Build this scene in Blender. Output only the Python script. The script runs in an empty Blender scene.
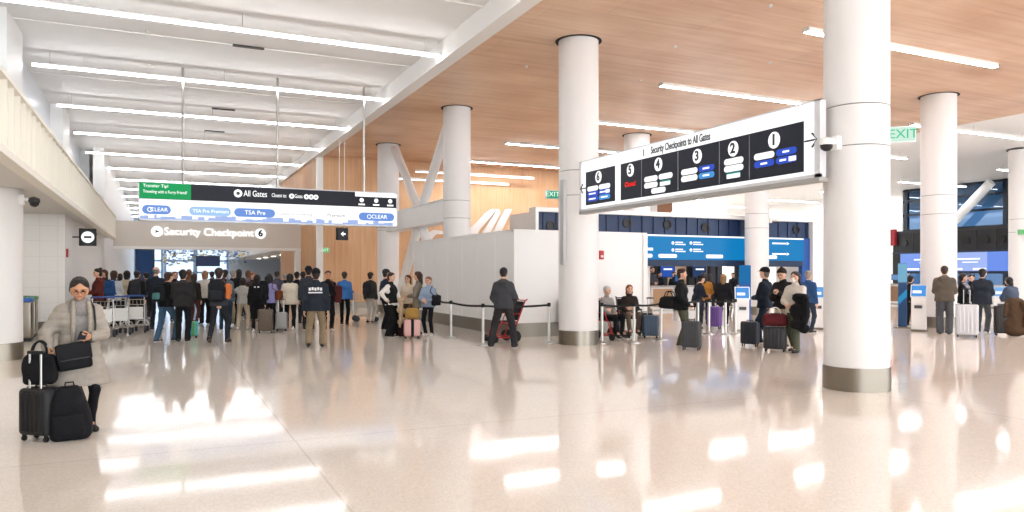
EXPOSURE, WORLD, LIGHT, LIGHT_LEFT = 0.95, 3.1, 30, 10.5
import bpy, bmesh, math, random
import numpy as np
from mathutils import Vector, Matrix

random.seed(7)
SC = bpy.context.scene
COL = SC.collection
PI = math.pi
R = math.radians

# ------------------------------------------------------------------ camera geometry of the photograph
FPX, CX, HZ, EYE = 745.0, 512.0, 273.0, 1.65
YAW = R(25.3)
CS, SN = math.cos(YAW), math.sin(YAW)

def ray(u, v):
    t = (u - CX) / FPX
    return (t * CS + SN, -t * SN + CS, (HZ - v) / FPX)

def on_floor(u, v, z=0.0):
    d = ray(u, v); k = (z - EYE) / d[2]
    return (d[0] * k, d[1] * k)

def on_y(u, v, Y):
    d = ray(u, v); k = Y / d[1]
    return (d[0] * k, EYE + d[2] * k)

def on_x(u, v, X):
    d = ray(u, v); k = X / d[0]
    return (d[1] * k, EYE + d[2] * k)

def depth(v):
    return EYE * FPX / (v - HZ)

# ------------------------------------------------------------------ materials
def lin(c):
    if isinstance(c, str):
        c = c.lstrip('#'); c = [int(c[i:i + 2], 16) / 255 for i in (0, 2, 4)]
    return tuple((x / 12.92 if x <= .04045 else ((x + .055) / 1.055) ** 2.4) for x in c)

_M = {}
def mat(col, rough=.6, metal=0., bump=0., bscale=60., emit=0., spec=.5, vary=0.):
    key = (str(col), rough, metal, bump, bscale, emit, spec, vary)
    if key in _M: return _M[key]
    m = bpy.data.materials.new('material'); m.use_nodes = True
    nt = m.node_tree; b = nt.nodes['Principled BSDF']
    c = lin(col)
    b.inputs['Base Color'].default_value = (*c, 1)
    b.inputs['Roughness'].default_value = rough
    b.inputs['Metallic'].default_value = metal
    b.inputs['Specular IOR Level'].default_value = spec
    if emit:
        b.inputs['Base Color'].default_value = (*[x * .07 for x in c], 1)
        b.inputs['Emission Color'].default_value = (*c, 1)
        b.inputs['Emission Strength'].default_value = emit
    if bump or vary:
        tc = nt.nodes.new('ShaderNodeTexCoord')
        n = nt.nodes.new('ShaderNodeTexNoise'); n.inputs['Scale'].default_value = bscale
        n.inputs['Detail'].default_value = 3
        nt.links.new(tc.outputs['Object'], n.inputs['Vector'])
        if bump:
            bp = nt.nodes.new('ShaderNodeBump'); bp.inputs['Strength'].default_value = bump
            bp.inputs['Distance'].default_value = .02
            nt.links.new(n.outputs['Fac'], bp.inputs['Height'])
            nt.links.new(bp.outputs['Normal'], b.inputs['Normal'])
        if vary:
            rp = nt.nodes.new('ShaderNodeValToRGB')
            rp.color_ramp.elements[0].position = .3; rp.color_ramp.elements[1].position = .7
            rp.color_ramp.elements[0].color = (*[x * (1 - vary) for x in c], 1)
            rp.color_ramp.elements[1].color = (*[min(1, x * (1 + vary)) for x in c], 1)
            nt.links.new(n.outputs['Fac'], rp.inputs['Fac'])
            nt.links.new(rp.outputs['Color'], b.inputs['Base Color'])
    _M[key] = m
    return m

def cloth(c): return mat(c, .88, 0, .35, 45, 0, .25, .12)
def screen(c, e=1.0): return mat(c, .35, 0, 0, 60, e * 1.15 * 2 ** -EXPOSURE, .12)
def steel(): return mat('#b9b6b1', .3, 1.)
def steel_dark(): return mat('#8d8579', .33, 1.)
def white(): return mat('#efede9', .45)
def black(): return mat('#17171a', .5)
def rubber(): return mat('#141414', .75)

def wood(c1, c2, axis=0, scale=1.0, plank=(2.4, 1.2), name='wood', rough=.45):
    """veneer: stretched grain plus panel to panel variation"""
    m = bpy.data.materials.new(name); m.use_nodes = True
    nt = m.node_tree; b = nt.nodes['Principled BSDF']; L = nt.links.new
    tc = nt.nodes.new('ShaderNodeTexCoord')
    mp = nt.nodes.new('ShaderNodeMapping')
    sc = [9 * scale] * 3; sc[axis] = .55 * scale
    mp.inputs['Scale'].default_value = sc
    L(tc.outputs['Object'], mp.inputs['Vector'])
    n = nt.nodes.new('ShaderNodeTexNoise'); n.inputs['Scale'].default_value = 1.3
    n.inputs['Detail'].default_value = 6; n.inputs['Distortion'].default_value = .8
    L(mp.outputs['Vector'], n.inputs['Vector'])
    n2 = nt.nodes.new('ShaderNodeTexNoise'); n2.inputs['Scale'].default_value = .45; n2.inputs['Detail'].default_value = 2
    L(tc.outputs['Object'], n2.inputs['Vector'])
    rp = nt.nodes.new('ShaderNodeValToRGB')
    rp.color_ramp.elements[0].position = .32; rp.color_ramp.elements[1].position = .7
    rp.color_ramp.elements[0].color = (*lin(c1), 1); rp.color_ramp.elements[1].color = (*lin(c2), 1)
    ad = nt.nodes.new('ShaderNodeMath'); ad.operation = 'MULTIPLY_ADD'
    ad.inputs[1].default_value = .5
    L(n2.outputs['Fac'], ad.inputs[0])
    hm = nt.nodes.new('ShaderNodeMath'); hm.operation = 'MULTIPLY'; hm.inputs[1].default_value = .5
    L(n.outputs['Fac'], hm.inputs[0]); L(hm.outputs[0], ad.inputs[2])
    L(ad.outputs[0], rp.inputs['Fac'])
    # panel joints
    br = nt.nodes.new('ShaderNodeTexBrick')
    br.inputs['Color1'].default_value = (1, 1, 1, 1); br.inputs['Color2'].default_value = (.93, .93, .93, 1)
    br.inputs['Mortar'].default_value = (.72, .70, .68, 1)
    br.inputs['Scale'].default_value = 1; br.inputs['Mortar Size'].default_value = .006
    br.inputs['Brick Width'].default_value = plank[0]; br.inputs['Row Height'].default_value = plank[1]
    mp2 = nt.nodes.new('ShaderNodeMapping')
    if axis == 2: mp2.inputs['Rotation'].default_value = (R(90), 0, 0)
    L(tc.outputs['Object'], mp2.inputs['Vector']); L(mp2.outputs['Vector'], br.inputs['Vector'])
    mx = nt.nodes.new('ShaderNodeMixRGB'); mx.blend_type = 'MULTIPLY'; mx.inputs['Fac'].default_value = 1
    L(rp.outputs['Color'], mx.inputs['Color1']); L(br.outputs['Color'], mx.inputs['Color2'])
    L(mx.outputs['Color'], b.inputs['Base Color'])
    b.inputs['Roughness'].default_value = rough
    return m

# ------------------------------------------------------------------ mesh builder
class MB:
    def __init__(s): s.v = []; s.f = []; s.mi = []
    def add(s, vs, fs, mi=0):
        o = len(s.v); s.v += [tuple(x) for x in vs]
        s.f += [tuple(o + i for i in f) for f in fs]; s.mi += [mi] * len(fs)
        return s
    def box(s, c, size, mi=0, M=None):
        x, y, z = [k / 2 for k in size]
        vs = [Vector((c[0] + a * x, c[1] + b * y, c[2] + d * z)) for a in (-1, 1) for b in (-1, 1) for d in (-1, 1)]
        if M is not None: vs = [M @ p for p in vs]
        return s.add(vs, [(0, 1, 3, 2), (4, 6, 7, 5), (0, 4, 5, 1), (2, 3, 7, 6), (0, 2, 6, 4), (1, 5, 7, 3)], mi)
    def bb(s, x0, x1, y0, y1, z0, z1, mi=0):
        return s.box(((x0 + x1) / 2, (y0 + y1) / 2, (z0 + z1) / 2), (abs(x1 - x0), abs(y1 - y0), abs(z1 - z0)), mi)
    def rbox(s, c, size, r=.02, seg=3, mi=0, M=None, fn=None):
        bm = bmesh.new(); bmesh.ops.create_cube(bm, size=1)
        for v in bm.verts: v.co = Vector((v.co.x * size[0], v.co.y * size[1], v.co.z * size[2]))
        bmesh.ops.bevel(bm, geom=bm.edges[:], offset=min(r, min(size) * .49), segments=seg, affect='EDGES', profile=.5)
        if fn:
            bmesh.ops.subdivide_edges(bm, edges=[e for e in bm.edges if e.calc_length() > .1], cuts=4, use_grid_fill=True)
            for v in bm.verts: v.co = Vector(fn(v.co))
        vs = [v.co + Vector(c) for v in bm.verts]
        if M is not None: vs = [M @ p for p in vs]
        bm.verts.index_update()
        s.add(vs, [[v.index for v in f.verts] for f in bm.faces], mi); bm.free(); return s
    def tube(s, pts, r, n=8, mi=0, closed=False, cap=True):
        pts = [Vector(p) for p in pts]; N = len(pts)
        rs = r if isinstance(r, (list, tuple)) else [r] * N
        rings = []; prev = None
        for i, p in enumerate(pts):
            if closed: d = pts[(i + 1) % N] - pts[i - 1]
            else: d = pts[min(i + 1, N - 1)] - pts[max(i - 1, 0)]
            if d.length < 1e-9: d = Vector((0, 0, 1))
            d.normalize()
            if prev is None:
                a = Vector((0, 0, 1)) if abs(d.z) < .9 else Vector((1, 0, 0))
                x = d.cross(a).normalized()
            else:
                x = (prev - d * prev.dot(d))
                x = x.normalized() if x.length > 1e-6 else d.orthogonal().normalized()
            prev = x; y = d.cross(x)
            rings.append([p + x * (rs[i] * math.cos(2 * PI * k / n)) + y * (rs[i] * math.sin(2 * PI * k / n)) for k in range(n)])
        vs = [q for rg in rings for q in rg]; fs = []
        for i in range(N if closed else N - 1):
            a = i * n; b = ((i + 1) % N) * n
            for k in range(n): fs.append((a + k, a + (k + 1) % n, b + (k + 1) % n, b + k))
        if cap and not closed:
            fs.append(tuple(range(n))[::-1]); fs.append(tuple((N - 1) * n + k for k in range(n)))
        return s.add(vs, fs, mi)
    def lathe(s, prof, c=(0, 0, 0), n=24, mi=0, axis='z', caps=True):
        vs = []; fs = []
        for (r, h) in prof:
            for k in range(n):
                a = 2 * PI * k / n; x, y = r * math.cos(a), r * math.sin(a)
                p = (x, y, h) if axis == 'z' else ((h, x, y) if axis == 'x' else (y, h, x))
                vs.append((p[0] + c[0], p[1] + c[1], p[2] + c[2]))
        N = len(prof)
        for i in range(N - 1):
            for k in range(n): fs.append((i * n + k, i * n + (k + 1) % n, (i + 1) * n + (k + 1) % n, (i + 1) * n + k))
        if caps:
            fs.append(tuple(range(n))[::-1]); fs.append(tuple((N - 1) * n + k for k in range(n)))
        return s.add(vs, fs, mi)
    def prism(s, poly, f0, f1, mi=0):
        """poly 2-D points; f0/f1 map a 2-D point to the two faces"""
        n = len(poly); vs = [f0(p) for p in poly] + [f1(p) for p in poly]
        fs = [tuple(range(n)), tuple(range(n, 2 * n))[::-1]] + [(i, n + i, n + (i + 1) % n, (i + 1) % n) for i in range(n)]
        return s.add(vs, fs, mi)
    def build(s, name, mats, parent=None, smooth=False, loc=None, fix=True):
        me = bpy.data.meshes.new(name)
        me.from_pydata([tuple(v) for v in s.v], [], s.f)
        mats = mats if isinstance(mats, (list, tuple)) else [mats]
        for m in mats: me.materials.append(m)
        if len(mats) > 1: me.polygons.foreach_set('material_index', s.mi)
        if fix:
            bm = bmesh.new(); bm.from_mesh(me); bmesh.ops.recalc_face_normals(bm, faces=bm.faces[:]); bm.to_mesh(me); bm.free()
        o = bpy.data.objects.new(name, me); COL.objects.link(o)
        if parent: o.parent = parent
        if loc: o.location = loc
        if smooth:
            me.polygons.foreach_set('use_smooth', [True] * len(me.polygons))
            if smooth != 'all':
                me.set_sharp_from_angle(angle=R(40))
        return o

def tag(o, label=None, cat=None, group=None, kind=None):
    if label: o['label'] = label
    if cat: o['category'] = cat
    if group: o['group'] = group
    if kind: o['kind'] = kind
    return o

def thing(name, label, cat, loc=(0, 0, 0), rz=0., group=None):
    o = bpy.data.objects.new(name, None); COL.objects.link(o)
    o.empty_display_size = .2
    o.location = loc; o.rotation_euler = (0, 0, rz)
    return tag(o, label, cat, group)

def copy_tree(o, parent=None):
    c = o.copy(); COL.objects.link(c)
    if parent: c.parent = parent
    for ch in list(o.children): copy_tree(ch, c)
    return c

def struct(name, mb, m, smooth=False):
    return tag(mb.build(name, m, smooth=smooth), kind='structure')

def lettering(body, size, m, parent, org, xdir, name='lettering', align='CENTER', ext=.006, base=(0, 0, 0), sx=1.0, bold=0.):
    """raised letters; org is in world space, base the parent's location; xdir is the reading direction"""
    cu = bpy.data.curves.new(name, 'FONT'); cu.body = body; cu.size = size; cu.align_x = align; cu.align_y = 'CENTER'
    cu.extrude = ext; cu.offset = bold; cu.resolution_u = 3
    t = bpy.data.objects.new(name, cu); COL.objects.link(t)
    dg = bpy.context.evaluated_depsgraph_get(); dg.update()
    me = bpy.data.meshes.new_from_object(t.evaluated_get(dg))
    bpy.data.objects.remove(t)
    X = Vector(xdir).normalized(); Y = Vector((0, 0, 1)); Z = X.cross(Y)
    M = Matrix(((X.x, Y.x, Z.x), (X.y, Y.y, Z.y), (X.z, Y.z, Z.z)))
    for v in me.vertices: v.co = M @ Vector((v.co.x * sx, v.co.y, v.co.z)) + Vector(org) - Vector(base)
    me.materials.clear(); me.materials.append(m)
    o = bpy.data.objects.new(name, me); COL.objects.link(o); o.parent = parent
    return o

# ------------------------------------------------------------------ organic surfaces
def sd_grid(prims, vox, cut=None, fold=0., fkey=0., quilt=None):
    """signed distance of smoothly joined round cones -> (vertices, quads)"""
    lo = np.min([np.minimum(np.array(p[0]) - max(p[2], p[3]), np.array(p[1]) - max(p[2], p[3])) for p in prims if p[5] > 0], axis=0) - 2.5 * vox - .012
    hi = np.max([np.maximum(np.array(p[0]) + max(p[2], p[3]), np.array(p[1]) + max(p[2], p[3])) for p in prims if p[5] > 0], axis=0) + 2.5 * vox + .012
    n = np.maximum(np.ceil((hi - lo) / vox).astype(int) + 1, 4)
    ax = [lo[i] + vox * np.arange(n[i]) for i in range(3)]
    D = np.full(n, .5, dtype=np.float32)
    for (a, b, ra, rb, k, sign, sc) in prims:
        a = np.array(a, float); b = np.array(b, float); m = max(ra, rb) * max(1, max(sc)) + k + 2 * vox
        i0 = np.maximum(((np.minimum(a, b) - m - lo) / vox).astype(int), 0)
        i1 = np.minimum(((np.maximum(a, b) + m - lo) / vox).astype(int) + 2, n)
        if np.any(i1 <= i0): continue
        X, Y, Z = np.meshgrid(ax[0][i0[0]:i1[0]], ax[1][i0[1]:i1[1]], ax[2][i0[2]:i1[2]], indexing='ij')
        ab = b - a; L2 = max(float(ab @ ab), 1e-9)
        px, py, pz = X - a[0], Y - a[1], Z - a[2]
        t = np.clip((px * ab[0] + py * ab[1] + pz * ab[2]) / L2, 0, 1)
        d = np.sqrt(((px - t * ab[0]) / sc[0]) ** 2 + ((py - t * ab[1]) / sc[1]) ** 2 + ((pz - t * ab[2]) / sc[2]) ** 2) - (ra + (rb - ra) * t)
        d = d * min(sc)
        S = D[i0[0]:i1[0], i0[1]:i1[1], i0[2]:i1[2]]
        if sign > 0:
            h = np.maximum(k - np.abs(S - d), 0) / max(k, 1e-6)
            D[i0[0]:i1[0], i0[1]:i1[1], i0[2]:i1[2]] = np.minimum(S, d) - h * h * k * .25
        else:
            h = np.maximum(k - np.abs(S + d), 0) / max(k, 1e-6)
            D[i0[0]:i1[0], i0[1]:i1[1], i0[2]:i1[2]] = np.maximum(S, -d) + h * h * k * .25
    X, Y, Z = np.meshgrid(*ax, indexing='ij')
    if fold:
        D = D + fold * (np.sin(38 * Z + 3 * np.sin(13 * X + fkey) + 2.2 * np.sin(11 * Y + fkey * 2)) * .6 + np.sin(17 * X - 21 * Z + 9 * Y + fkey) * .4)
    if quilt: D = D - quilt[0] * (np.sqrt(np.abs(np.sin(PI * Z / quilt[1]))) - .6)
    if cut is not None: D = np.maximum(D, cut(X, Y, Z))
    D[0], D[-1], D[:, 0], D[:, -1], D[:, :, 0], D[:, :, -1] = .1, .1, .1, .1, .1, .1
    return nets(D, lo, vox)

def nets(F, lo, h):
    s = F < 0
    c = np.zeros(tuple(np.array(F.shape) - 1), dtype=np.int8)
    offs = [(i, j, k) for i in (0, 1) for j in (0, 1) for k in (0, 1)]
    sh = c.shape
    for (i, j, k) in offs: c += s[i:i + sh[0], j:j + sh[1], k:k + sh[2]]
    act = (c > 0) & (c < 8); ids = np.argwhere(act)
    if len(ids) == 0: return np.zeros((0, 3)), np.zeros((0, 4), int)
    idx = np.full(sh, -1, dtype=np.int64); idx[act] = np.arange(len(ids))
    acc = np.zeros((len(ids), 3)); cnt = np.zeros(len(ids))
    for a in offs:
        for d in range(3):
            if a[d] == 0:
                b = list(a); b[d] = 1
                f0 = F[ids[:, 0] + a[0], ids[:, 1] + a[1], ids[:, 2] + a[2]]
                f1 = F[ids[:, 0] + b[0], ids[:, 1] + b[1], ids[:, 2] + b[2]]
                m = (f0 < 0) != (f1 < 0)
                t = np.where(m, f0 / np.where(m, f0 - f1, 1), 0)
                p = np.repeat(np.array(a, float)[None], len(ids), 0); p[:, d] += t
                acc += p * m[:, None]; cnt += m
    V = lo + h * (ids + acc / cnt[:, None])
    Q = []
    for d in range(3):
        e1, e2 = (d + 1) % 3, (d + 2) % 3
        sl0 = [slice(None)] * 3; sl1 = [slice(None)] * 3
        sl0[d] = slice(0, -1); sl1[d] = slice(1, None)
        A = s[tuple(sl0)]; B = s[tuple(sl1)]
        g = np.argwhere(A != B)
        g = g[(g[:, e1] > 0) & (g[:, e2] > 0) & (g[:, e1] < F.shape[e1] - 1) & (g[:, e2] < F.shape[e2] - 1)]
        def cell(o1, o2):
            q = g.copy(); q[:, e1] -= o1; q[:, e2] -= o2
            return idx[q[:, 0], q[:, 1], q[:, 2]]
        quad = np.stack([cell(1, 1), cell(0, 1), cell(0, 0), cell(1, 0)], 1)
        fl = A[g[:, 0], g[:, 1], g[:, 2]]
        quad[~fl] = quad[~fl][:, ::-1]
        Q.append(quad)
    Q = np.concatenate(Q)
    return V, Q[(Q >= 0).all(1)]

def P(a, b, ra, rb=None, k=.03, sign=1, sc=(1, 1, 1)):
    return (tuple(a), tuple(b), ra, ra if rb is None else rb, k, sign, sc)

def np_mesh(name, parts, mats, parent=None):
    """parts: list of (V, Q, material index array or int)"""
    vs = []; qs = []; mi = []; o = 0
    for V, Q, m in parts:
        vs.append(V); qs.append(Q + o); o += len(V)
        mi.append(np.full(len(Q), m) if np.isscalar(m) else m)
    V = np.concatenate(vs); Q = np.concatenate(qs).astype(np.int32); mi = np.concatenate(mi).astype(np.int32)
    me = bpy.data.meshes.new(name)
    me.vertices.add(len(V)); me.vertices.foreach_set('co', V.astype(np.float32).ravel())
    me.loops.add(Q.size); me.loops.foreach_set('vertex_index', Q.ravel())
    me.polygons.add(len(Q)); me.polygons.foreach_set('loop_start', np.arange(0, Q.size, 4, dtype=np.int32))
    for m in mats: me.materials.append(m)
    me.polygons.foreach_set('material_index', mi)
    me.polygons.foreach_set('use_smooth', np.ones(len(Q), dtype=bool))
    me.update(calc_edges=True); me.validate()
    ob = bpy.data.objects.new(name, me); COL.objects.link(ob)
    if parent: ob.parent = parent
    return ob
# ------------------------------------------------------------------ people
def two_bone(A, T, l1, l2, pole):
    A, T, pole = Vector(A), Vector(T), Vector(pole)
    d = T - A; L = d.length
    if L > (l1 + l2) * .995: T = A + d * ((l1 + l2) * .995 / L); d = T - A; L = d.length
    d.normalize()
    x = (l1 * l1 - l2 * l2 + L * L) / (2 * L)
    h = math.sqrt(max(l1 * l1 - x * x, 0))
    pn = pole - d * pole.dot(d)
    pn = pn.normalized() if pn.length > 1e-6 else d.orthogonal().normalized()
    return A + d * x + pn * h, T

_C = {}
def hand_template(curl):
    if ('h', curl) in _C: return _C[('h', curl)]
    pr = []
    for y in (-.03, -.01, .01, .03):
        pr.append(P((.0, y * .55, 0), (.085, y, 0), .014, .012, k=.012))
    ang = {'relax': (14, 20, 16), 'grip': (62, 75, 50), 'flat': (5, 6, 5)}[curl]
    for (y, ln) in ((.033, .070), (.011, .080), (-.011, .074), (-.032, .058)):
        p = Vector((.086, y, 0)); a = 0
        for i, fr in enumerate((.44, .31, .25)):
            a += R(ang[i])
            q = p + Vector((math.cos(a), .03 * (1 if y > 0 else -1), math.sin(a))) * ln * fr
            pr.append(P(p, q, .0088 - .0008 * i, .0080 - .0008 * i, k=.003)); p = q
    tb = .02 if curl != 'grip' else .035
    pr.append(P((.018, .022, .004), (.05, .052, tb * .6), .015, .011, k=.012))
    pr.append(P((.05, .052, tb * .6), (.082, .058, tb * 1.2), .0105, .0085, k=.004))
    _C[('h', curl)] = sd_grid(pr, .0048)
    return _C[('h', curl)]

def head_template():
    if 'head' in _C: return _C['head']
    pr = [P((0, .025, .035), (0, -.012, .035), .083, .079, k=.03),
          P((-.03, -.03, -.02), (.03, -.03, -.02), .055, k=.05),
          P((0, -.035, -.05), (0, -.066, -.088), .052, .026, k=.04),
          P((0, .02, -.06), (0, .03, -.17), .053, .058, k=.03),
          P((-.035, -.078, .022), (.035, -.078, .022), .011, k=.02),
          P((0, -.092, .004), (0, -.108, -.026), .008, .0125, k=.012),
          P((-.034, -.092, -.002), (-.034, -.1, -.002), .013, k=.012, sign=-1),
          P((.034, -.092, -.002), (.034, -.1, -.002), .013, k=.012, sign=-1),
          P((-.016, -.089, -.054), (.016, -.089, -.054), .008, k=.008),
          P((-.081, .012, .014), (-.079, .016, -.022), .013, .009, k=.008),
          P((.081, .012, .014), (.079, .016, -.022), .013, .009, k=.008)]
    V, Q = sd_grid(pr, .0072)
    c = V[Q].mean(1); m = np.zeros(len(Q), int)
    front = c[:, 1] < -.06
    m[front & (np.hypot((np.abs(c[:, 0]) - .034) / .017, (c[:, 2] + .002) / .0085) < 1)] = 1
    m[front & (np.hypot(c[:, 0] / .024, (c[:, 2] + .054) / .0085) < 1)] = 2
    m[front & (np.hypot((np.abs(c[:, 0]) - .034) / .022, (c[:, 2] - .022) / .0065) < 1)] = 3
    _C['head'] = (V, Q, m)
    return _C['head']

def hair_template(style):
    if ('hair', style) in _C: return _C[('hair', style)]
    def face_cut(off):
        def f(X, Y, Z):
            d = -.82 * Y - .57 * Z - off
            if style in ('long', 'bob', 'tied', 'bun', 'pony'): d = d + .7 * np.maximum(0, .040 - np.abs(X))
            return d
        return f
    base = [P((0, .028, .042), (0, -.008, .044), .094, .09, k=.03)]
    off = .029
    if style == 'short': pr = base + [P((0, .045, -.02), (0, .05, -.06), .07, .06, k=.04)]; off = .028
    elif style == 'crop': pr = [P((0, .026, .040), (0, -.008, .042), .088, .084, k=.03), P((0, .04, -.02), (0, .045, -.05), .066, .06, k=.04)]
    elif style == 'bald': pr = [P((0, .035, .0), (0, .03, .01), .086, k=.03)]; off = -.005
    elif style == 'bob': pr = base + [P((-.055, .02, 0), (-.062, .015, -.13), .045, .04, k=.05), P((.055, .02, 0), (.062, .015, -.13), .045, .04, k=.05), P((0, .06, 0), (0, .06, -.13), .065, .06, k=.05)]; off = .034
    elif style == 'long': pr = base + [P((-.06, .03, 0), (-.07, .045, -.22), .042, .035, k=.05), P((.06, .03, 0), (.07, .045, -.22), .042, .035, k=.05), P((0, .07, 0), (0, .095, -.26), .07, .055, k=.06)]; off = .034
    elif style == 'curly': pr = base + [P((.07 * math.cos(a), .05 + .05 * math.sin(a * 2), .03 - .16 * b), (.075 * math.cos(a), .055 + .05 * math.sin(a * 2), -.16 * b), .05, k=.03) for a in (.3, 1.6, 2.9) for b in (.2, .7, 1.2)]; off = .036
    elif style == 'bun': pr = base + [P((0, .05, -.03), (0, .05, -.05), .066, k=.04), P((0, .075, .115), (0, .08, .12), .042, k=.02)]
    elif style == 'tied':
        pr = [P((0, .028, .040), (0, -.006, .042), .091, .087, k=.03), P((-.045, -.01, .05), (-.066, .02, -.02), .042, .036, k=.03), P((.045, -.01, .05), (.066, .02, -.02), .042, .036, k=.03), P((0, .05, -.02), (0, .055, -.05), .068, k=.04), P((0, .12, -.02), (0, .125, -.04), .042, k=.03)]; off = .03
    elif style == 'pony': pr = base + [P((0, .05, -.03), (0, .05, -.05), .066, k=.04), P((0, .115, .03), (0, .145, -.18), .03, .022, k=.02)]
    cut = face_cut(off)
    _C[('hair', style)] = sd_grid(pr, .0085, cut=cut, fold=.002, fkey=len(style))
    return _C[('hair', style)]

def hat_template(kind):
    if ('hat', kind) in _C: return _C[('hat', kind)]
    if kind == 'cap':
        pr = [P((0, .03, .055), (0, -.01, .055), .099, .096, k=.03), P((0, -.08, .055), (0, -.155, .043), .07, .062, k=.02, sc=(1, 1, .14))]
        def cut(X, Y, Z): return np.maximum(.045 - Z - .25 * Y * (Y > 0), -1)
    elif kind == 'beanie':
        pr = [P((0, .028, .05), (0, -.005, .055), .103, .1, k=.03), P((0, .02, .12), (0, .02, .145), .05, .03, k=.05)]
        def cut(X, Y, Z): return .028 - Z - .5 * Y
    else:  # raised hood
        pr = [P((0, .035, .04), (0, .0, .04), .118, .112, k=.03), P((0, .05, -.04), (0, .05, -.12), .095, .09, k=.05)]
        def cut(X, Y, Z): return -.9 * Y - .35 * Z - .045
    _C[('hat', kind)] = sd_grid(pr, .0085, cut=cut)
    return _C[('hat', kind)]

def mask_template():
    if 'mask' not in _C:
        pr = [P((0, -.05, -.035), (0, -.062, -.07), .058, .045, k=.02), P((0, -.09, -.03), (0, -.1, -.05), .022, k=.02)]
        _C['mask'] = sd_grid(pr, .008, cut=lambda X, Y, Z: Y + .045)
    return _C['mask']

def xf(V, M):
    A = np.array(M)
    return V @ A[:3, :3].T + A[:3, 3]

ARMS = {  # wrist offset from the shoulder (o = outward), elbow pole, thumb hint, curl
    'down': ((.07, -.03, -.52), (.25, 1, 0), (0, -1, 0), 'relax'),
    'pocket': ((-.01, -.14, -.42), (.8, 1, 0), (0, -.3, -1), 'relax'),
    'front': ((-.12, -.27, -.30), (.7, .6, -.5), (0, 0, 1), 'relax'),
    'phone': ((-.11, -.30, -.17), (.6, .4, -1), (.6, 0, 1), 'grip'),
    'push': ((.0, -.40, -.27), (.5, .8, -.6), (-1, 0, .2), 'grip'),
    'hip': ((.06, .0, -.36), (1, .45, 0), (0, -1, 0), 'relax'),
    'pull': ((.10, .16, -.48), (.4, 1, 0), (0, -1, 0), 'grip'),
    'grip': ((.09, -.08, -.50), (.3, 1, 0), (0, -1, 0), 'grip'),
    'hold': ((-.14, -.26, -.34), (.9, .5, 0), (0, -.2, 1), 'grip'),
    'strap': ((-.05, -.20, -.10), (.7, .2, -1), (0, 0, 1), 'grip'),
    'reach': ((.05, -.48, -.08), (.5, .5, -1), (0, 0, 1), 'relax'),
    'out': ((.34, -.22, -.22), (.4, .6, -.4), (0, 0, 1), 'relax'),
    'lap': ((-.10, -.24, -.38), (.8, .7, 0), (0, -1, .3), 'relax'),
}
LEGS = {  # left and right foot (x, y), heel lift
    'stand': ((.10, .0, 0), (-.10, .0, 0)),
    'wide': ((.17, .02, 0), (-.17, -.02, 0)),
    'walk': ((.09, -.26, 0), (-.09, .26, .07)),
    'walk2': ((.09, .26, .07), (-.09, -.26, 0)),
    'step': ((.10, -.14, 0), (-.10, .12, .02)),
    'seat': ((.12, -.46, 0), (-.12, -.44, 0)),
    'spread': ((.30, -.05, 0), (-.16, .10, 0)),
}
SKIN = {'l': '#d9ab90', 'm': '#c4906f', 't': '#a8755a', 'd': '#6b4632'}

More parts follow.
